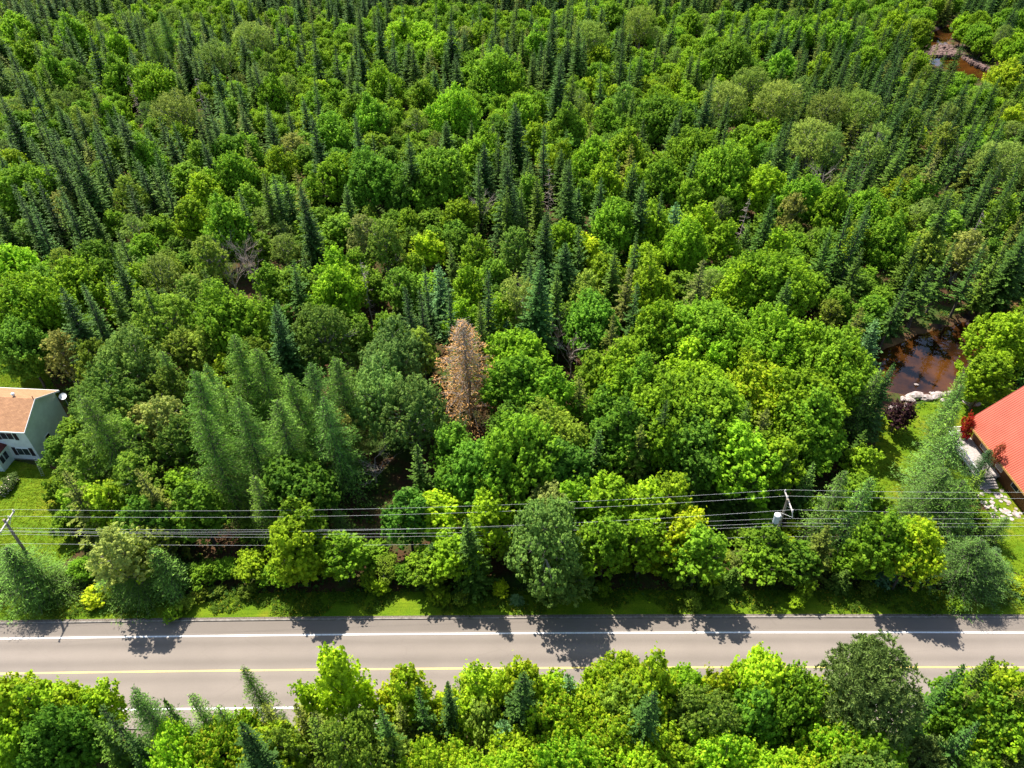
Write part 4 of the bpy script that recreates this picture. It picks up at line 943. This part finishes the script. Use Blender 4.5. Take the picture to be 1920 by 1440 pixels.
for P in (LAWN_L, LAWN_R, LAWN_LB):
    for i in range(len(P)):
        a, b = P[i], P[(i+1) % len(P)]; L_ = math.hypot(b[0]-a[0], b[1]-a[1])
        if L_ > 60: continue
        for k_ in range(int(L_*2.2)):
            t = rf.random(); pts.append((a[0]+(b[0]-a[0])*t+rf.gauss(0, .5), a[1]+(b[1]-a[1])*t+rf.gauss(0, .5), 0))
pts = [q for q in pts if not (in_poly(q[0], q[1], house_r) or in_poly(q[0], q[1], house_l)) and float(river_d(q[0], q[1])) > .2]
leaf_field('lawn_edge_weeds', pts, .55, .45, 16, .18, (.06, .14, .014), .2, 'taller weeds fringing the edges of the lawns')
# grass blades over the lawns: short, uneven
def blades(name, polys, n, label):
    r = np.random.default_rng(3); out_ = []
    for P in polys:
        xs = [q[0] for q in P]; ys = [q[1] for q in P]; x0, x1, y0, y1 = max(min(xs), -75), min(max(xs), 75), min(ys), max(ys)
        k = 0
        for _ in range(n*4):
            if k >= n: break
            x, y = rf.uniform(x0, x1), rf.uniform(y0, y1)
            if in_poly(x, y, P): out_.append((x, y, .02)); k += 1
    return out_
pts = blades('g', (LAWN_L, LAWN_R, LAWN_LB), 9000, '')
leaf_field('lawn_grass', pts, .05, .16, 5, .10, (.15, .235, .008), .5, 'short bright mown grass on the lawns')

# ------------------------------------------------------------------ houses, poles and small things
def plain(name, c, rough=.6, spec=.3, metal=0.0):
    m, nt, out = mat(name); p = principled(nt, out, rough, spec, metal); p.inputs[0].default_value = (*c, 1); return m
def siding(name, c, pitch=.12):
    m, nt, out = mat(name); p = principled(nt, out, .55, .3)
    tc = N(nt, 'ShaderNodeTexCoord'); sx = N(nt, 'ShaderNodeSeparateXYZ'); nt.links.new(tc.outputs['Object'], sx.inputs[0])
    fr_ = mth(nt, 'FRACT', mth(nt, 'DIVIDE', sx.outputs[2], pitch)); n = noise(nt, 1.2, 4)
    c2 = tuple(k*.82 for k in c); r = ramp(nt, n.outputs[0], [(.3, c2), (.7, c)]); nt.links.new(r.outputs[0], p.inputs[0])
    bump(nt, fr_, p, .6, .02); return m
M['siding'] = siding('white clapboard siding', (.80, .81, .82))
M['siding_shade'] = siding('white clapboard siding in shade tint', (.72, .82, .78))  # gable and porch siding: greenish cast of the shade put into the colour
M['trim'] = plain('white trim', (.82, .82, .82), .4)
M['glassdark'] = plain('window glass', (.03, .035, .04), .08, .6)
M['shutter'] = plain('dark shutter paint', (.035, .02, .022), .5)
M['fascia'] = noisy('varnished pine board', (.42, .22, .07), (.62, .36, .12), 3, .5, .3)
M['logwall'] = noisy('brown log wall', (.09, .035, .014), (.22, .09, .035), 3.5, .6, .3, bmp=.4, sc3=(1, 1, 7))
M['deckwood'] = noisy('weathered deck boards', (.24, .2, .18), (.5, .45, .42), 3, .85, .2, bmp=.3, sc3=(1, 9, 1))
M['metalgrey'] = noisy('galvanised grey metal', (.36, .38, .40), (.55, .57, .58), 4, .4, .5, metal=.4)
M['transformer'] = plain('transformer grey paint', (.46, .52, .55), .4, .4)
M['polewood'] = noisy('weathered pole wood', (.14, .11, .085), (.33, .28, .22), 5, .9, .1, bmp=.3, sc3=(3, 3, .4))
M['insulator'] = plain('porcelain insulator', (.6, .56, .54), .25, .5)
M['wire'] = plain('aluminium wire', (.72, .72, .70), .5, .5, .0)
# shingles
m, nt, out = mat('salmon asphalt shingles'); p = principled(nt, out, .9, .15)
tc = N(nt, 'ShaderNodeTexCoord'); bk = N(nt, 'ShaderNodeTexBrick'); bk.inputs['Scale'].default_value = 1.0
mp = N(nt, 'ShaderNodeMapping'); nt.links.new(tc.outputs['Object'], mp.inputs[0]); nt.links.new(mp.outputs[0], bk.inputs[0])
bk.inputs['Brick Width'].default_value = .33; bk.inputs['Row Height'].default_value = .14; bk.inputs['Mortar Size'].default_value = .012
bk.inputs[1].default_value = (.46, .245, .125, 1); bk.inputs[2].default_value = (.36, .19, .10, 1); bk.inputs[3].default_value = (.26, .14, .09, 1)
n = noise(nt, 2.0, 6, .7); r = ramp(nt, n.outputs[0], [(.3, (.82, .80, .78)), (.7, (1.12, 1.12, 1.12))])
nt.links.new(mixc(nt, 1.0, bk.outputs[0], r.outputs[0], 'MULTIPLY'), p.inputs[0]); bump(nt, n.outputs[0], p, .3, .03); M['shingle'] = m
m, nt, out = mat('red painted metal roof'); p = principled(nt, out, .42, .4)
n = noise(nt, .5, 5, .6); r = ramp(nt, n.outputs[0], [(.3, (.44, .085, .045)), (.7, (.54, .115, .064))]); nt.links.new(r.outputs[0], p.inputs[0]); M['redroof'] = m
M['redroof_rib'] = noisy('red roof ribs', (.36, .068, .036), (.46, .092, .052), .5, .42, .4)
M['darkred'] = noisy('dark red shingles', (.07, .018, .014), (.16, .04, .03), 4, .85, .2, bmp=.3)

# -- white house at the left edge
EZ = 5.2
c0 = G(45, 811, EZ); c1 = G(0, 808.7, EZ); bk_ = G(106, 732, EZ)
rot = math.atan2(c0[1]-c1[1], c0[0]-c1[0]); depth = math.hypot(bk_[0]-c0[0], bk_[1]-c0[1])
hs = empty('white_house', (c0[0], c0[1], 0), rot)
tag(hs, 'two-storey white clapboard house with salmon shingle roof behind the left lawn', 'house')
RZ = EZ+2.0; W_ = 15.0; ov = .35
mb = MB(); mb.add([(-W_+ov, ov, -.2), (-ov, ov, -.2), (-ov, depth-ov, -.2), (-W_+ov, depth-ov, -.2), (-W_+ov, ov, EZ), (-ov, ov, EZ), (-ov, depth-ov, EZ), (-W_+ov, depth-ov, EZ)],
       [(0,1,5,4), (2,3,7,6), (3,0,4,7), (0,3,2,1)])
mb.build('front_and_rear_wall', M['siding'], hs).name = 'wall'
mb = MB(); hm = depth/2
gz = EZ+2.0*(hm-ov)/hm*0+EZ*0
zz = EZ-.12
mb.add([(-ov, ov, -.2), (-ov, depth-ov, -.2), (-ov, depth-ov, zz+.08), (-ov, hm, RZ-.2), (-ov, ov, zz+.08), (-ov-.12, ov, -.2), (-ov-.12, depth-ov, -.2), (-ov-.12, depth-ov, zz+.08), (-ov-.12, hm, RZ-.2), (-ov-.12, ov, zz+.08)],
       [(0,1,2,3,4), (9,8,7,6,5)])
mb.build('gable_wall', M['siding_shade'], hs)
mb = MB(); mb.slab([(-W_, 0, EZ), (0, 0, EZ), (0, hm, RZ), (-W_, hm, RZ)], .16); mb.slab([(-W_, hm, RZ), (0, hm, RZ), (0, depth, EZ), (-W_, depth, EZ)], .16)
rf_ = mb.build('roof', M['shingle'], hs)
mb = MB(); mb.beam((-W_, -.03, EZ-.1), (.02, -.03, EZ-.1), .06, .2); mb.beam((.03, 0, EZ-.1), (.03, hm, RZ-.1), .05, .2); mb.beam((.03, hm, RZ-.1), (.03, depth, EZ-.1), .05, .2); mb.beam((-W_, depth+.03, EZ-.08), (.02, depth+.03, EZ-.08), .06, .2)
mb.build('fascia', M['trim'], hs)
def on_roof(px, py):
    for z in np.arange(EZ, RZ+.05, .02):
        x, y = G(px, py, z); dx, dy = x-c0[0], y-c0[1]; lx = dx*math.cos(-rot)-dy*math.sin(-rot); ly = dx*math.sin(-rot)+dy*math.cos(-rot)
        zr = EZ+(RZ-EZ)*(1-abs(ly-hm)/hm)
        if z >= zr-.01 and ly > hm*.5: return lx, ly, zr
    return -4, hm*1.2, RZ-.3
lx, ly, lz = on_roof(27, 744)
mb = MB(); mb.bar((lx, ly, lz-.1), (lx, ly, lz+.25), .13, .13, 10); v = mb.build('roof_vent', M['metalgrey'], rf_)
mb = MB()
for i in range(5): mb.bar((lx, ly, lz+.25+i*.07), (lx, ly, lz+.32+i*.07), .12+.1*math.sin((i+.0)/5*3.14), .12+.1*math.sin((i+1)/5*3.14), 12)
tb = mb.build('turbine', M['trim'], rf_)
lx, ly, lz = on_roof(62, 747)
mb = MB(); mb.bar((lx, ly, lz-.1), (lx, ly, lz+.35), .05, .05, 8); mb.build('vent_pipe', M['shutter'], rf_)
def house_local(px, py, z):
    x, y = G(px, py, z); dx, dy = x-c0[0], y-c0[1]; return dx*math.cos(-rot)-dy*math.sin(-rot), dx*math.sin(-rot)+dy*math.cos(-rot)
def window(root, x0, x1, z0, z1, y, panes=2, shut=.42):
    mb = MB(); mb.box(x0, x1, y-.05, y+.05, z0, z1); w = mb.build('window', M['trim'], root)
    pw = (x1-x0-.08*(panes+1))/panes
    for i in range(panes):
        a = x0+.08+i*(pw+.08); mb = MB(); mb.box(a, a+pw, y-.075, y-.052, z0+.08, z1-.08); mb.build('pane', M['glassdark'], w)
    for a, b in ((x0-shut-.04, x0-.04), (x1+.04, x1+shut+.04)):
        mb = MB(); mb.box(a, b, y-.06, y+.02, z0-.05, z1+.05)
        for k in range(8): zq = z0+(z1-z0)*(k+.5)/8; mb.box(a+.05, b-.05, y-.09, y-.06, zq-.04, zq+.02)
        mb.build('shutter', M['shutter'], root)
window(hs, -3.6, -2.0, 3.55, 4.75, ov, 2)
window(hs, -2.75, -1.15, .9, 2.1, ov, 2)
window(hs, -8.6, -7.0, 3.55, 4.75, ov, 2)
def gwindow(y0, y1, z0, z1):
    mb = MB(); mb.box(-ov-.03, -ov+.05, y0, y1, z0, z1); w = mb.build('window', M['trim'], hs)
    mb = MB(); mb.box(-ov+.052, -ov+.07, y0+.08, y1-.08, z0+.08, z1-.08); mb.build('pane', M['glassdark'], w)
gwindow(2.4, 3.3, .9, 2.0)
mb = MB(); mb.box(-W_+.3, -ov+.02, ov-.02, depth-ov+.02, -.25, .18); mb.build('foundation', M['kerb'], hs)
# porch wing
ic = house_local(24, 866, 0); oc = house_local(4, 884, 0)
wx = ic[0]; wy = oc[1]
mb = MB(); mb.box(wx-5.5, wx, wy, ov-.01, 0, 2.55); wg = mb.build('porch_wing', M['siding_shade'], hs)
mb = MB(); mb.slab([(wx-5.7, wy-.2, 2.6), (wx+.2, wy-.2, 2.6), (wx-1.6, (wy+ov)/2-.1, 3.35), (wx-4.5, (wy+ov)/2-.1, 3.35)], .1)
mb.slab([(wx+.2, wy-.2, 2.6), (wx+.2, ov-.02, 2.6), (wx-1.6, ov-.02, 3.35), (wx-1.6, (wy+ov)/2-.1, 3.35)], .1)
mb.slab([(wx-1.6, (wy+ov)/2-.1, 3.35), (wx-1.6, ov-.02, 3.35), (wx-5.7, ov-.02, 3.3), (wx-4.5, (wy+ov)/2-.1, 3.35)], .1)
mb.build('porch_roof', M['darkred'], wg)
for a in (.15, .85):
    mb = MB(); mb.box(wx-.02, wx+.05, wy+.2+a, wy+.2+a+.5, 1.0, 2.0); mb.build('window', M['glassdark'], wg)
# white satellite dish behind the gable corner
x, y = G(118, 741, 4.6)
t = empty('satellite_dish', (x, y, 0)); tag(t, 'small white dish on a post behind the white house gable', 'satellite dish')
mb = MB(); mb.bar((0, 0, -.2), (0, 0, 4.3), .05, .04, 8); mb.build('post', M['metalgrey'], t)
mb = MB(); rings = []
for i in range(5):
    rr = .45*i/4; zz_ = .12*(i/4)**2
    for k in range(16): rings.append((rr*math.cos(k*math.pi/8), rr*math.sin(k*math.pi/8), zz_))
fs = [(i*16+k, i*16+(k+1) % 16, (i+1)*16+(k+1) % 16, (i+1)*16+k) for i in range(4) for k in range(16)]
mb.add(rings, fs); d = mb.build('dish', M['trim'], t); d.location = (0, -.1, 4.45); d.rotation_euler = (math.radians(28), math.radians(12), 0)
mb = MB(); mb.bar((0, -.05, 4.4), (0, -.5, 4.85), .02); mb.build('feed_arm', M['metalgrey'], t)
# pale ladder-like trellis by the trees
x, y = G(81, 893)
t = empty('garden_trellis', (x, y, 0), .3); tag(t, 'slender pale metal trellis standing beside the trees at the house corner', 'trellis')
mb = MB()
for sx in (-.14, .14): mb.bar((sx, 0, -.1), (sx+.25, .15, 2.9), .02)
for k in range(9): mb.bar((-.14+k*.028, k*.0165, .3*k+.15), (.14+k*.028, k*.0165, .3*k+.15), .013)
mb.build('frame', M['metalgrey'], t)
# flowering shrubs of the bed by the porch
for i, (px, py) in enumerate(((12, 903), (4, 914), (18, 893))):
    t_ = dict(code='h', x=G(px, py, 1)[0], y=G(px, py, 1)[1], h=1.15-.1*i, r=.75, px=px, py=py); rt = make_tree(t_); rt.name = 'flowering_shrub'
    for ch in rt.children:
        if ch.name.startswith('crown'): ch.color = (.13, .2, .05, .0)
    r = np.random.default_rng(i+5); d = rdir(r, 90); d[:, 2] = abs(d[:, 2]); P = d*np.array([1.35, 1.35, 2.35])*r.uniform(.9, 1.08, (90, 1))+[0, 0, .25]
    nn = norm(d+[0, 0, .5]); a = norm(np.cross(nn, rdir(r, 90))); V, F = pack([diamonds(P, a, np.cross(nn, a), np.full(90, .26), np.full(90, .24))])
    me = mesh_np('blossom', V, F, [M['blossom'] if 'blossom' in M else M.setdefault('blossom', plain('cream blossom', (.75, .6, .52), .7))])
    o = bpy.data.objects.new('blossom', me); col.objects.link(o); o.parent = rt; o['kind'] = 'stuff'
    tag(rt, ('cream-flowered shrub in the bed before the porch, middle of three', 'cream-flowered shrub in the bed, nearest the photo left edge', 'cream-flowered shrub in the bed, nearest the porch wall')[i], 'shrub', 'flowering shrubs of the bed')

# -- house with the red metal roof at the right edge
KZ = 3.0
K = G(1813, 789, KZ); e = Vector((G(1920, 923, KZ)[0]-K[0], G(1920, 923, KZ)[1]-K[1])).normalized()
nang = math.atan2(e.x, -e.y)              # local -y runs along the eave
best = None
for z in np.arange(5, 11, .05):
    dd = Vector((G(1920, 724, z)[0]-K[0], G(1920, 724, z)[1]-K[1])); s_ = abs(dd.normalized().dot(e))
    if best is None or s_ < best[0]: best = (s_, z, dd.length)
slope = (best[1]-KZ)/best[2]
print('red roof slope', slope, best, 'lane', LANE)
rh = empty('red_roofed_house', (K[0], K[1], 0), nang)
tag(rh, 'brown log house with a ribbed red metal roof at the right edge', 'house')
HL, HWid = 13.0, 6.2
rzp = KZ+slope*HWid
mb = MB(); mb.slab([(0, -HL, KZ), (0, 0, KZ), (HWid, 0, rzp), (HWid, -HL, rzp)][::-1], .12); mb.slab([(HWid, -HL, rzp), (HWid, 0, rzp), (2*HWid, 0, KZ), (2*HWid, -HL, KZ)][::-1], .12)
rr_ = mb.build('roof', M['redroof'], rh)
mb = MB(); nrib = int(HL/.27)
for side in (0, 1):
    for i in range(nrib+1):
        yy = -HL+i*HL/nrib; x0, x1 = (0.0, HWid) if side == 0 else (2*HWid, HWid)
        nv = Vector((-slope if side == 0 else slope, 0, 1)).normalized()*.045
        a0, a1 = Vector((x0, yy-.04, KZ)), Vector((x0, yy+.04, KZ)); b0, b1 = Vector((x1, yy-.04, rzp)), Vector((x1, yy+.04, rzp)); k = Vector((0, .02, 0))
        mb.add([a0, a1, b1, b0, a0+nv+k, a1+nv-k, b1+nv-k, b0+nv+k], [(4,5,6,7), (0,1,5,4), (1,2,6,5), (2,3,7,6), (3,0,4,7)])
mb.build('roof_ribs', M['redroof_rib'], rr_).name = 'ribbing'
mb = MB(); mb.box(-.05, -.005, -HL-.02, .02, KZ-.26, KZ-.01); mb.build('fascia', M['fascia'], rh)
mb = MB(); mb.beam((0, .04, KZ-.16), (HWid, .04, rzp-.16), .05, .24); mb.beam((HWid, .04, rzp-.16), (2*HWid, .04, KZ-.16), .05, .24); mb.build('bargeboard', M['darkred'], rh)
wi = 1.0
mb = MB(); mb.box(wi, 2*HWid-wi, -HL+.8, -.8, -.2, KZ+wi*slope-.35)
for yy in (-HL+.8, -.8):
    mb.add([(wi, yy-.1, KZ+wi*slope-.35), (2*HWid-wi, yy-.1, KZ+wi*slope-.35), (HWid, yy-.1, rzp-.3), (wi, yy+.1, KZ+wi*slope-.35), (2*HWid-wi, yy+.1, KZ+wi*slope-.35), (HWid, yy+.1, rzp-.3)], [(0,1,2), (5,4,3), (0,2,5,3), (1,4,5,2)])
mb.build('wall', M['logwall'], rh)
for yy in (-3.2, -6.4, -9.5):
    mb = MB(); mb.box(wi-.06, wi-.01, yy-.6, yy+.6, 1.1, 2.2); w = mb.build('window', M['trim'], rh)
    mb = MB(); mb.box(wi-.09, wi-.062, yy-.52, yy+.52, 1.18, 2.12); mb.build('pane', M['glassdark'], w)
# deck with a white railing in front of the eave
mb = MB(); mb.box(-2.0, wi-.01, -7.2, .4, .62, .74)
for yy in np.arange(-7.0, .4, 2.4):
    for xx in (-1.9, .7): mb.box(xx-.08, xx+.08, yy-.08, yy+.08, -.2, .62)
dk = mb.build('deck', M['deckwood'], rh)
mb = MB()
for z in (.86, 1.62): mb.box(-2.02, -1.94, -7.2, .4, z-.035, z+.035)
mb.box(-2.06, -1.9, -7.25, .45, 1.66, 1.71)
for yy in np.arange(-7.15, .4, .14): mb.box(-1.995, -1.965, yy-.018, yy+.018, .89, 1.59)
for yy in np.arange(-7.15, .5, 1.52): mb.box(-2.05, -1.91, yy-.06, yy+.06, .74, 1.8)
for z in (.86, 1.62): mb.box(-1.9, .6, .36, .42, z-.03, z+.03)
for xx in np.arange(-1.85, .6, .14): mb.box(xx-.018, xx+.018, .375, .405, .89, 1.59)
mb.build('railing', M['trim'], dk)
mb = MB()
for k in range(4): mb.box(-2.0+.05, .3, -7.2-.3*(k+1), -7.2-.3*k-.01, .0, .62-.15*(k+1)+.08)
mb.build('steps', M['deckwood'], dk)
def rh_world(lx, ly): return (K[0]+lx*math.cos(nang)-ly*math.sin(nang), K[1]+lx*math.sin(nang)+ly*math.cos(nang))
# stone slabs beyond the steps
r = np.random.default_rng(9)
def rock_mesh(seed, flat=.6, sub=2):
    import bmesh
    bm = bmesh.new(); bmesh.ops.create_icosphere(bm, subdivisions=sub, radius=1.0); rr = np.random.default_rng(seed); ph = rr.uniform(0, 6, 6)
    for v in bm.verts:
        c = v.co; k = 1+.2*math.sin(c.x*2.7+ph[0])*math.cos(c.y*2.3+ph[1])+.14*math.sin(c.z*4+ph[2]+c.x*3)+.05*math.sin(c.y*9+ph[3])
        v.co = Vector((c.x*k, c.y*k*.85, c.z*k*flat))
    me = bpy.data.meshes.new('boulder'); bm.to_mesh(me); bm.free(); me.materials.append(M['rock']); return me
rocks = [rock_mesh(i) for i in range(4)]
BK = [(1693, 749, .55, 'white boulder at the water edge behind the purple-leaved tree'), (1707, 752, .85, 'large pink boulder on the bank right behind the purple-leaved tree'), (1715, 743, .95, 'pink-brown boulder jutting into the brown pool'),
      (1736, 747, .9, 'long pale flat rock at the left of the bank wall'), (1752, 745, .9, 'long pale flat rock in the middle of the bank wall'), (1763, 740, .6, 'grey boulder at the right end of the bank wall'),
      (1779, 739, .65, 'pale rounded boulder right of the bank wall by the pool'), (1676, 766, .8, 'pinkish boulder left of the purple-leaved tree'), (1700, 763, .7, 'pale boulder half hidden by the purple leaves'),
      (1770, 752, .6, 'brown-grey boulder on the grass below the bank wall'), (1821, 757, .95, 'pale boulder alone on the lawn beside the red roof'), (1707, 745, .22, 'smallest white stone at the pool edge, leftmost of a row'),
      (1711, 741, .2, 'small white stone at the pool edge, middle of a row'), (1747, 733, .25, 'small white stone in the shallows above the bank wall'), (1720, 718, .3, 'lone pale stone out in the pool'), (1789, 735, .5, 'small reddish boulder where the bank meets the weeds')]
for i, (px, py, s_, lab) in enumerate(BK):
    x, y = G(px, py, 0); o = bpy.data.objects.new('boulder', rocks[i % 4]); col.objects.link(o)
    ins = float(river_d(x, y)) < .3
    o.location = (x, y, (-.35 if ins else .02)+s_*.12); o.scale = (s_*R_.uniform(.9, 1.3), s_*.8, s_*.8); o.rotation_euler = (0, 0, R_.uniform(-.5, .5))
    tag(o, lab, 'boulder', 'boulders along the pool bank')
# stony bar at the far river bend
def pebbles(name, region, n, smin, smax, label):
    import bmesh
    V = []; F = []; r = np.random.default_rng(n)
    for i in range(n):
        px = r.uniform(*region[0]); py = r.uniform(*region[1]); 
        if len(region) > 2: py += (px-region[0][0])*region[2]
        x, y = G(px, py, 0); s_ = r.uniform(smin, smax); b = len(V); a = r.uniform(0, 6.28)
        z0 = -.35
        for k in range(6): V.append((x+s_*math.cos(a+k*1.047)*r.uniform(.8, 1.2), y+s_*math.sin(a+k*1.047)*r.uniform(.7, 1), z0-.1))
        for k in range(6): V.append((x+.6*s_*math.cos(a+k*1.047), y+.6*s_*math.sin(a+k*1.047), z0+s_*r.uniform(.45, .7)))
        V.append((x, y, z0+s_*.75))
        for k in range(6): F.append((b+k, b+(k+1) % 6, b+6+(k+1) % 6, b+6+k)); F.append((b+6+k, b+6+(k+1) % 6, b+12))
    me = bpy.data.meshes.new(name); me.from_pydata(V, [], F); me.materials.append(M['barrock'])
    o = bpy.data.objects.new(name, me); col.objects.link(o); tag(o, label, 'stones', None, 'stuff')
pebbles('river_bar_stones', ((1722, 1812), (84, 103)), 700, .25, .8, 'pinkish stony bar at the far bend of the river')
pebbles('river_edge_stones', ((1800, 1905), (95, 103), .52), 260, .2, .8, 'pale stones lining the far bank of the distant river')
pebbles('pool_edge_stones', ((1675, 1800), (752, 760), -.14), 260, .08, .28, 'small stones between the boulders of the pool bank')
def paving(pts):
    mb = MB(); r = random.Random(4)
    for _ in range(60):
        lx, ly = r.uniform(-3.2, .6), r.uniform(-13, -8.6); s_ = r.uniform(.16, .34); n_ = 6; a = r.uniform(0, 1)
        mb.prism([(lx+s_*math.cos(a+k*1.047)*r.uniform(.8, 1.1), ly+s_*math.sin(a+k*1.047)*r.uniform(.8, 1.1)) for k in range(n_)], .02+r.random()*.02, .05+r.random()*.05)
    o = mb.build('stone_paving', M['rock']); o.location = (K[0], K[1], 0); o.rotation_euler = (0, 0, nang); tag(o, 'pale stone paving between the deck steps and the log house', 'paving', None, 'stuff')
paving(0)

# special small trees
def special(code, px, py, h, r, name, label, color=None, cat='tree', bz=0.0):
    x, y = G(px, py, h); t_ = dict(code=code, x=x, y=y, h=h, r=r, px=px, py=py); rt = make_tree(t_); rt.name = name
    if color:
        for ch in rt.children:
            if ch.name.startswith('crown'): ch.color = color
    tag(rt, label, cat); rt.pop('group', None) if hasattr(rt, 'pop') else None
    return rt
special('q', 1694, 760, 4.6, 1.9, 'purple_leaved_tree', 'small purple-leaved tree alone on the right lawn', (.045, .018, .022, .15))
special('h', 1825, 786, 4.0, .75, 'red_leaved_shrub', 'red-leaved shrub at the upper left corner of the red roof', (.42, .045, .02, .6), 'shrub')
special('a', 1884, 830, 5.5, .7, 'red_leaved_shrub', 'thin rusty sapling rising in front of the red roof middle', (.30, .08, .03, .8), 'shrub')
special('c', 1860, 845, 5.0, 1.7, 'larch_tree', 'soft green young larch between the deck and the red roof', (.05, .13, .04, .2))

# utility poles and wires
PZ = 10.6
def pole(px, py, name_label, trans=False, lean=(0, 0)):
    x, y = G(px, py, PZ); root = empty('utility_pole', (x-lean[0]*PZ, y-lean[1]*PZ, 0)); tag(root, name_label, 'utility pole', 'utility poles')
    root.rotation_euler = (-lean[1], lean[0], 0)
    MB().bar((0, 0, -.5), (0, 0, PZ), .17, .12, 12).build('pole', M['polewood'], root)
    mb = MB(); mb.beam((.16, -1.35, PZ-.35), (.16, 1.35, PZ-.35), .1, .13); ca = mb.build('crossarm', M['palearm'] if 'palearm' in M else M.setdefault('palearm', noisy('pale crossarm timber', (.38, .34, .30), (.6, .56, .52), 5, .8, .2)), root)
    mb = MB(); mb.bar((.16, -.7, PZ-.4), (.1, 0, PZ-1.1), .02); mb.bar((.16, .7, PZ-.4), (.1, 0, PZ-1.1), .02); mb.build('brace', M['metalgrey'], root)
    for yy in (-1.25, .45, 1.25):
        mb = MB(); mb.bar((.16, yy, PZ-.29), (.16, yy, PZ-.12), .05, .05, 8); mb.bar((.16, yy, PZ-.2), (.16, yy, PZ-.16), .085, .085, 8); mb.bar((.16, yy, PZ-.12), (.16, yy, PZ-.04), .07, .04, 8); mb.build('insulator', M['insulator'], ca)
    if trans:
        mb = MB(); mb.bar((-.52, -.1, PZ-3.35), (-.52, -.1, PZ-2.25), .31, .31, 20); tk_ = mb.build('transformer', M['transformer'], root)
        mb = MB(); mb.bar((-.52, -.1, PZ-2.25), (-.52, -.1, PZ-2.15), .33, .27, 20); mb.build('lid', M['trim'], tk_)
        for dx in (-.12, .12):
            mb = MB(); mb.bar((-.52+dx, -.1, PZ-2.15), (-.52+dx*1.3, -.1, PZ-1.85), .045, .03, 8); mb.build('bushing', M['insulator'], tk_)
        mb = MB(); mb.box(-.25, -.1, -.2, 0, PZ-3.1, PZ-2.4); mb.build('bracket', M['metalgrey'], root)
        mb = MB(); mb.bar((.3, -1.0, PZ-.75), (.42, -1.15, PZ-1.35), .045, .045, 8); mb.bar((.16, -1.1, PZ-.45), (.3, -1.0, PZ-.75), .02); mb.build('fuse_cutout', M['insulator'], root)
        mb = MB(); mb.bar((.42, -1.15, PZ-1.35), (-.4, -.1, PZ-1.85), .012); mb.build('lead', M['wire'], root)
    return x, y
pR = pole(1477, 936, 'wooden utility pole with grey transformer and crossarm among the roadside trees', True, (-.035, 0))
pL = pole(7, 974, 'wooden utility pole with crossarm on the lawn at the left edge', False, (.03, 0))
def zfit(p, py):
    """height on a pole at which the photograph shows a wire"""
    zs = np.arange(2, 12, .02); pys = [PX(p[0], p[1], z)[1] for z in zs]; return float(zs[int(np.argmin(np.abs(np.array(pys)-py)))])
lowR = [zfit(pR, q) for q in (972, 978, 983)]; lowL = [zfit(pL, q) for q in (990, 994.5, 998.5)]
print('poles', pL, pR, lowR, lowL)
span = (pR[0]-pL[0], pR[1]-pL[1])
wires = [(1.25, PZ-.05, PZ-.05, 1.3, .007, 'highest overhead wire, strung along the far ends of the crossarms'),
         (.45, PZ-.05, PZ-.05, 1.3, .007, 'second overhead wire from the top, near the pole heads'),
         (-1.25, PZ-.05, PZ-.05, 1.4, .007, 'overhead wire on the near ends of the crossarms'),
         (.0, lowL[0], lowR[0], .9, .007, 'uppermost wire of the lower bundle beneath the transformer level'),
         (-.15, lowL[1], lowR[1], 1.0, .007, 'middle wire of the lower bundle on the poles'),
         (-.2, lowL[2], lowR[2], 1.05, .007, 'bottom wire of the close lower bundle on the poles'),
         (-.2, lowL[2]-1.45, lowR[2]-1.7, .8, .007, 'lone lowest wire hanging well below the others')]
for dy, zl, zr, sag, rad, lab in wires:
    pts = []
    ends = [(pL[0]-span[0], pL[1]-span[1]*1.0, zl), (pL[0], pL[1], zl), (pR[0], pR[1], zr), (pR[0]+span[0], pR[1]+span[1]*1.0-.5, zr)]
    for a, b in zip(ends[:-1], ends[1:]):
        for i in range(24):
            t = i/24; pts.append((a[0]+(b[0]-a[0])*t, a[1]+(b[1]-a[1])*t+dy, a[2]+(b[2]-a[2])*t-4*sag*t*(1-t)))
    pts.append((ends[-1][0], ends[-1][1]+dy, ends[-1][2]))
    V, F = tube([(np.array(pts[i]), np.array(pts[i+1]), rad, rad) for i in range(len(pts)-1)], 5)
    o = bpy.data.objects.new('overhead_wire', mesh_np('overhead_wire', V, F, [M['wire']])); col.objects.link(o); tag(o, lab, 'wire', 'overhead wires')
print('objects', len(bpy.data.objects))
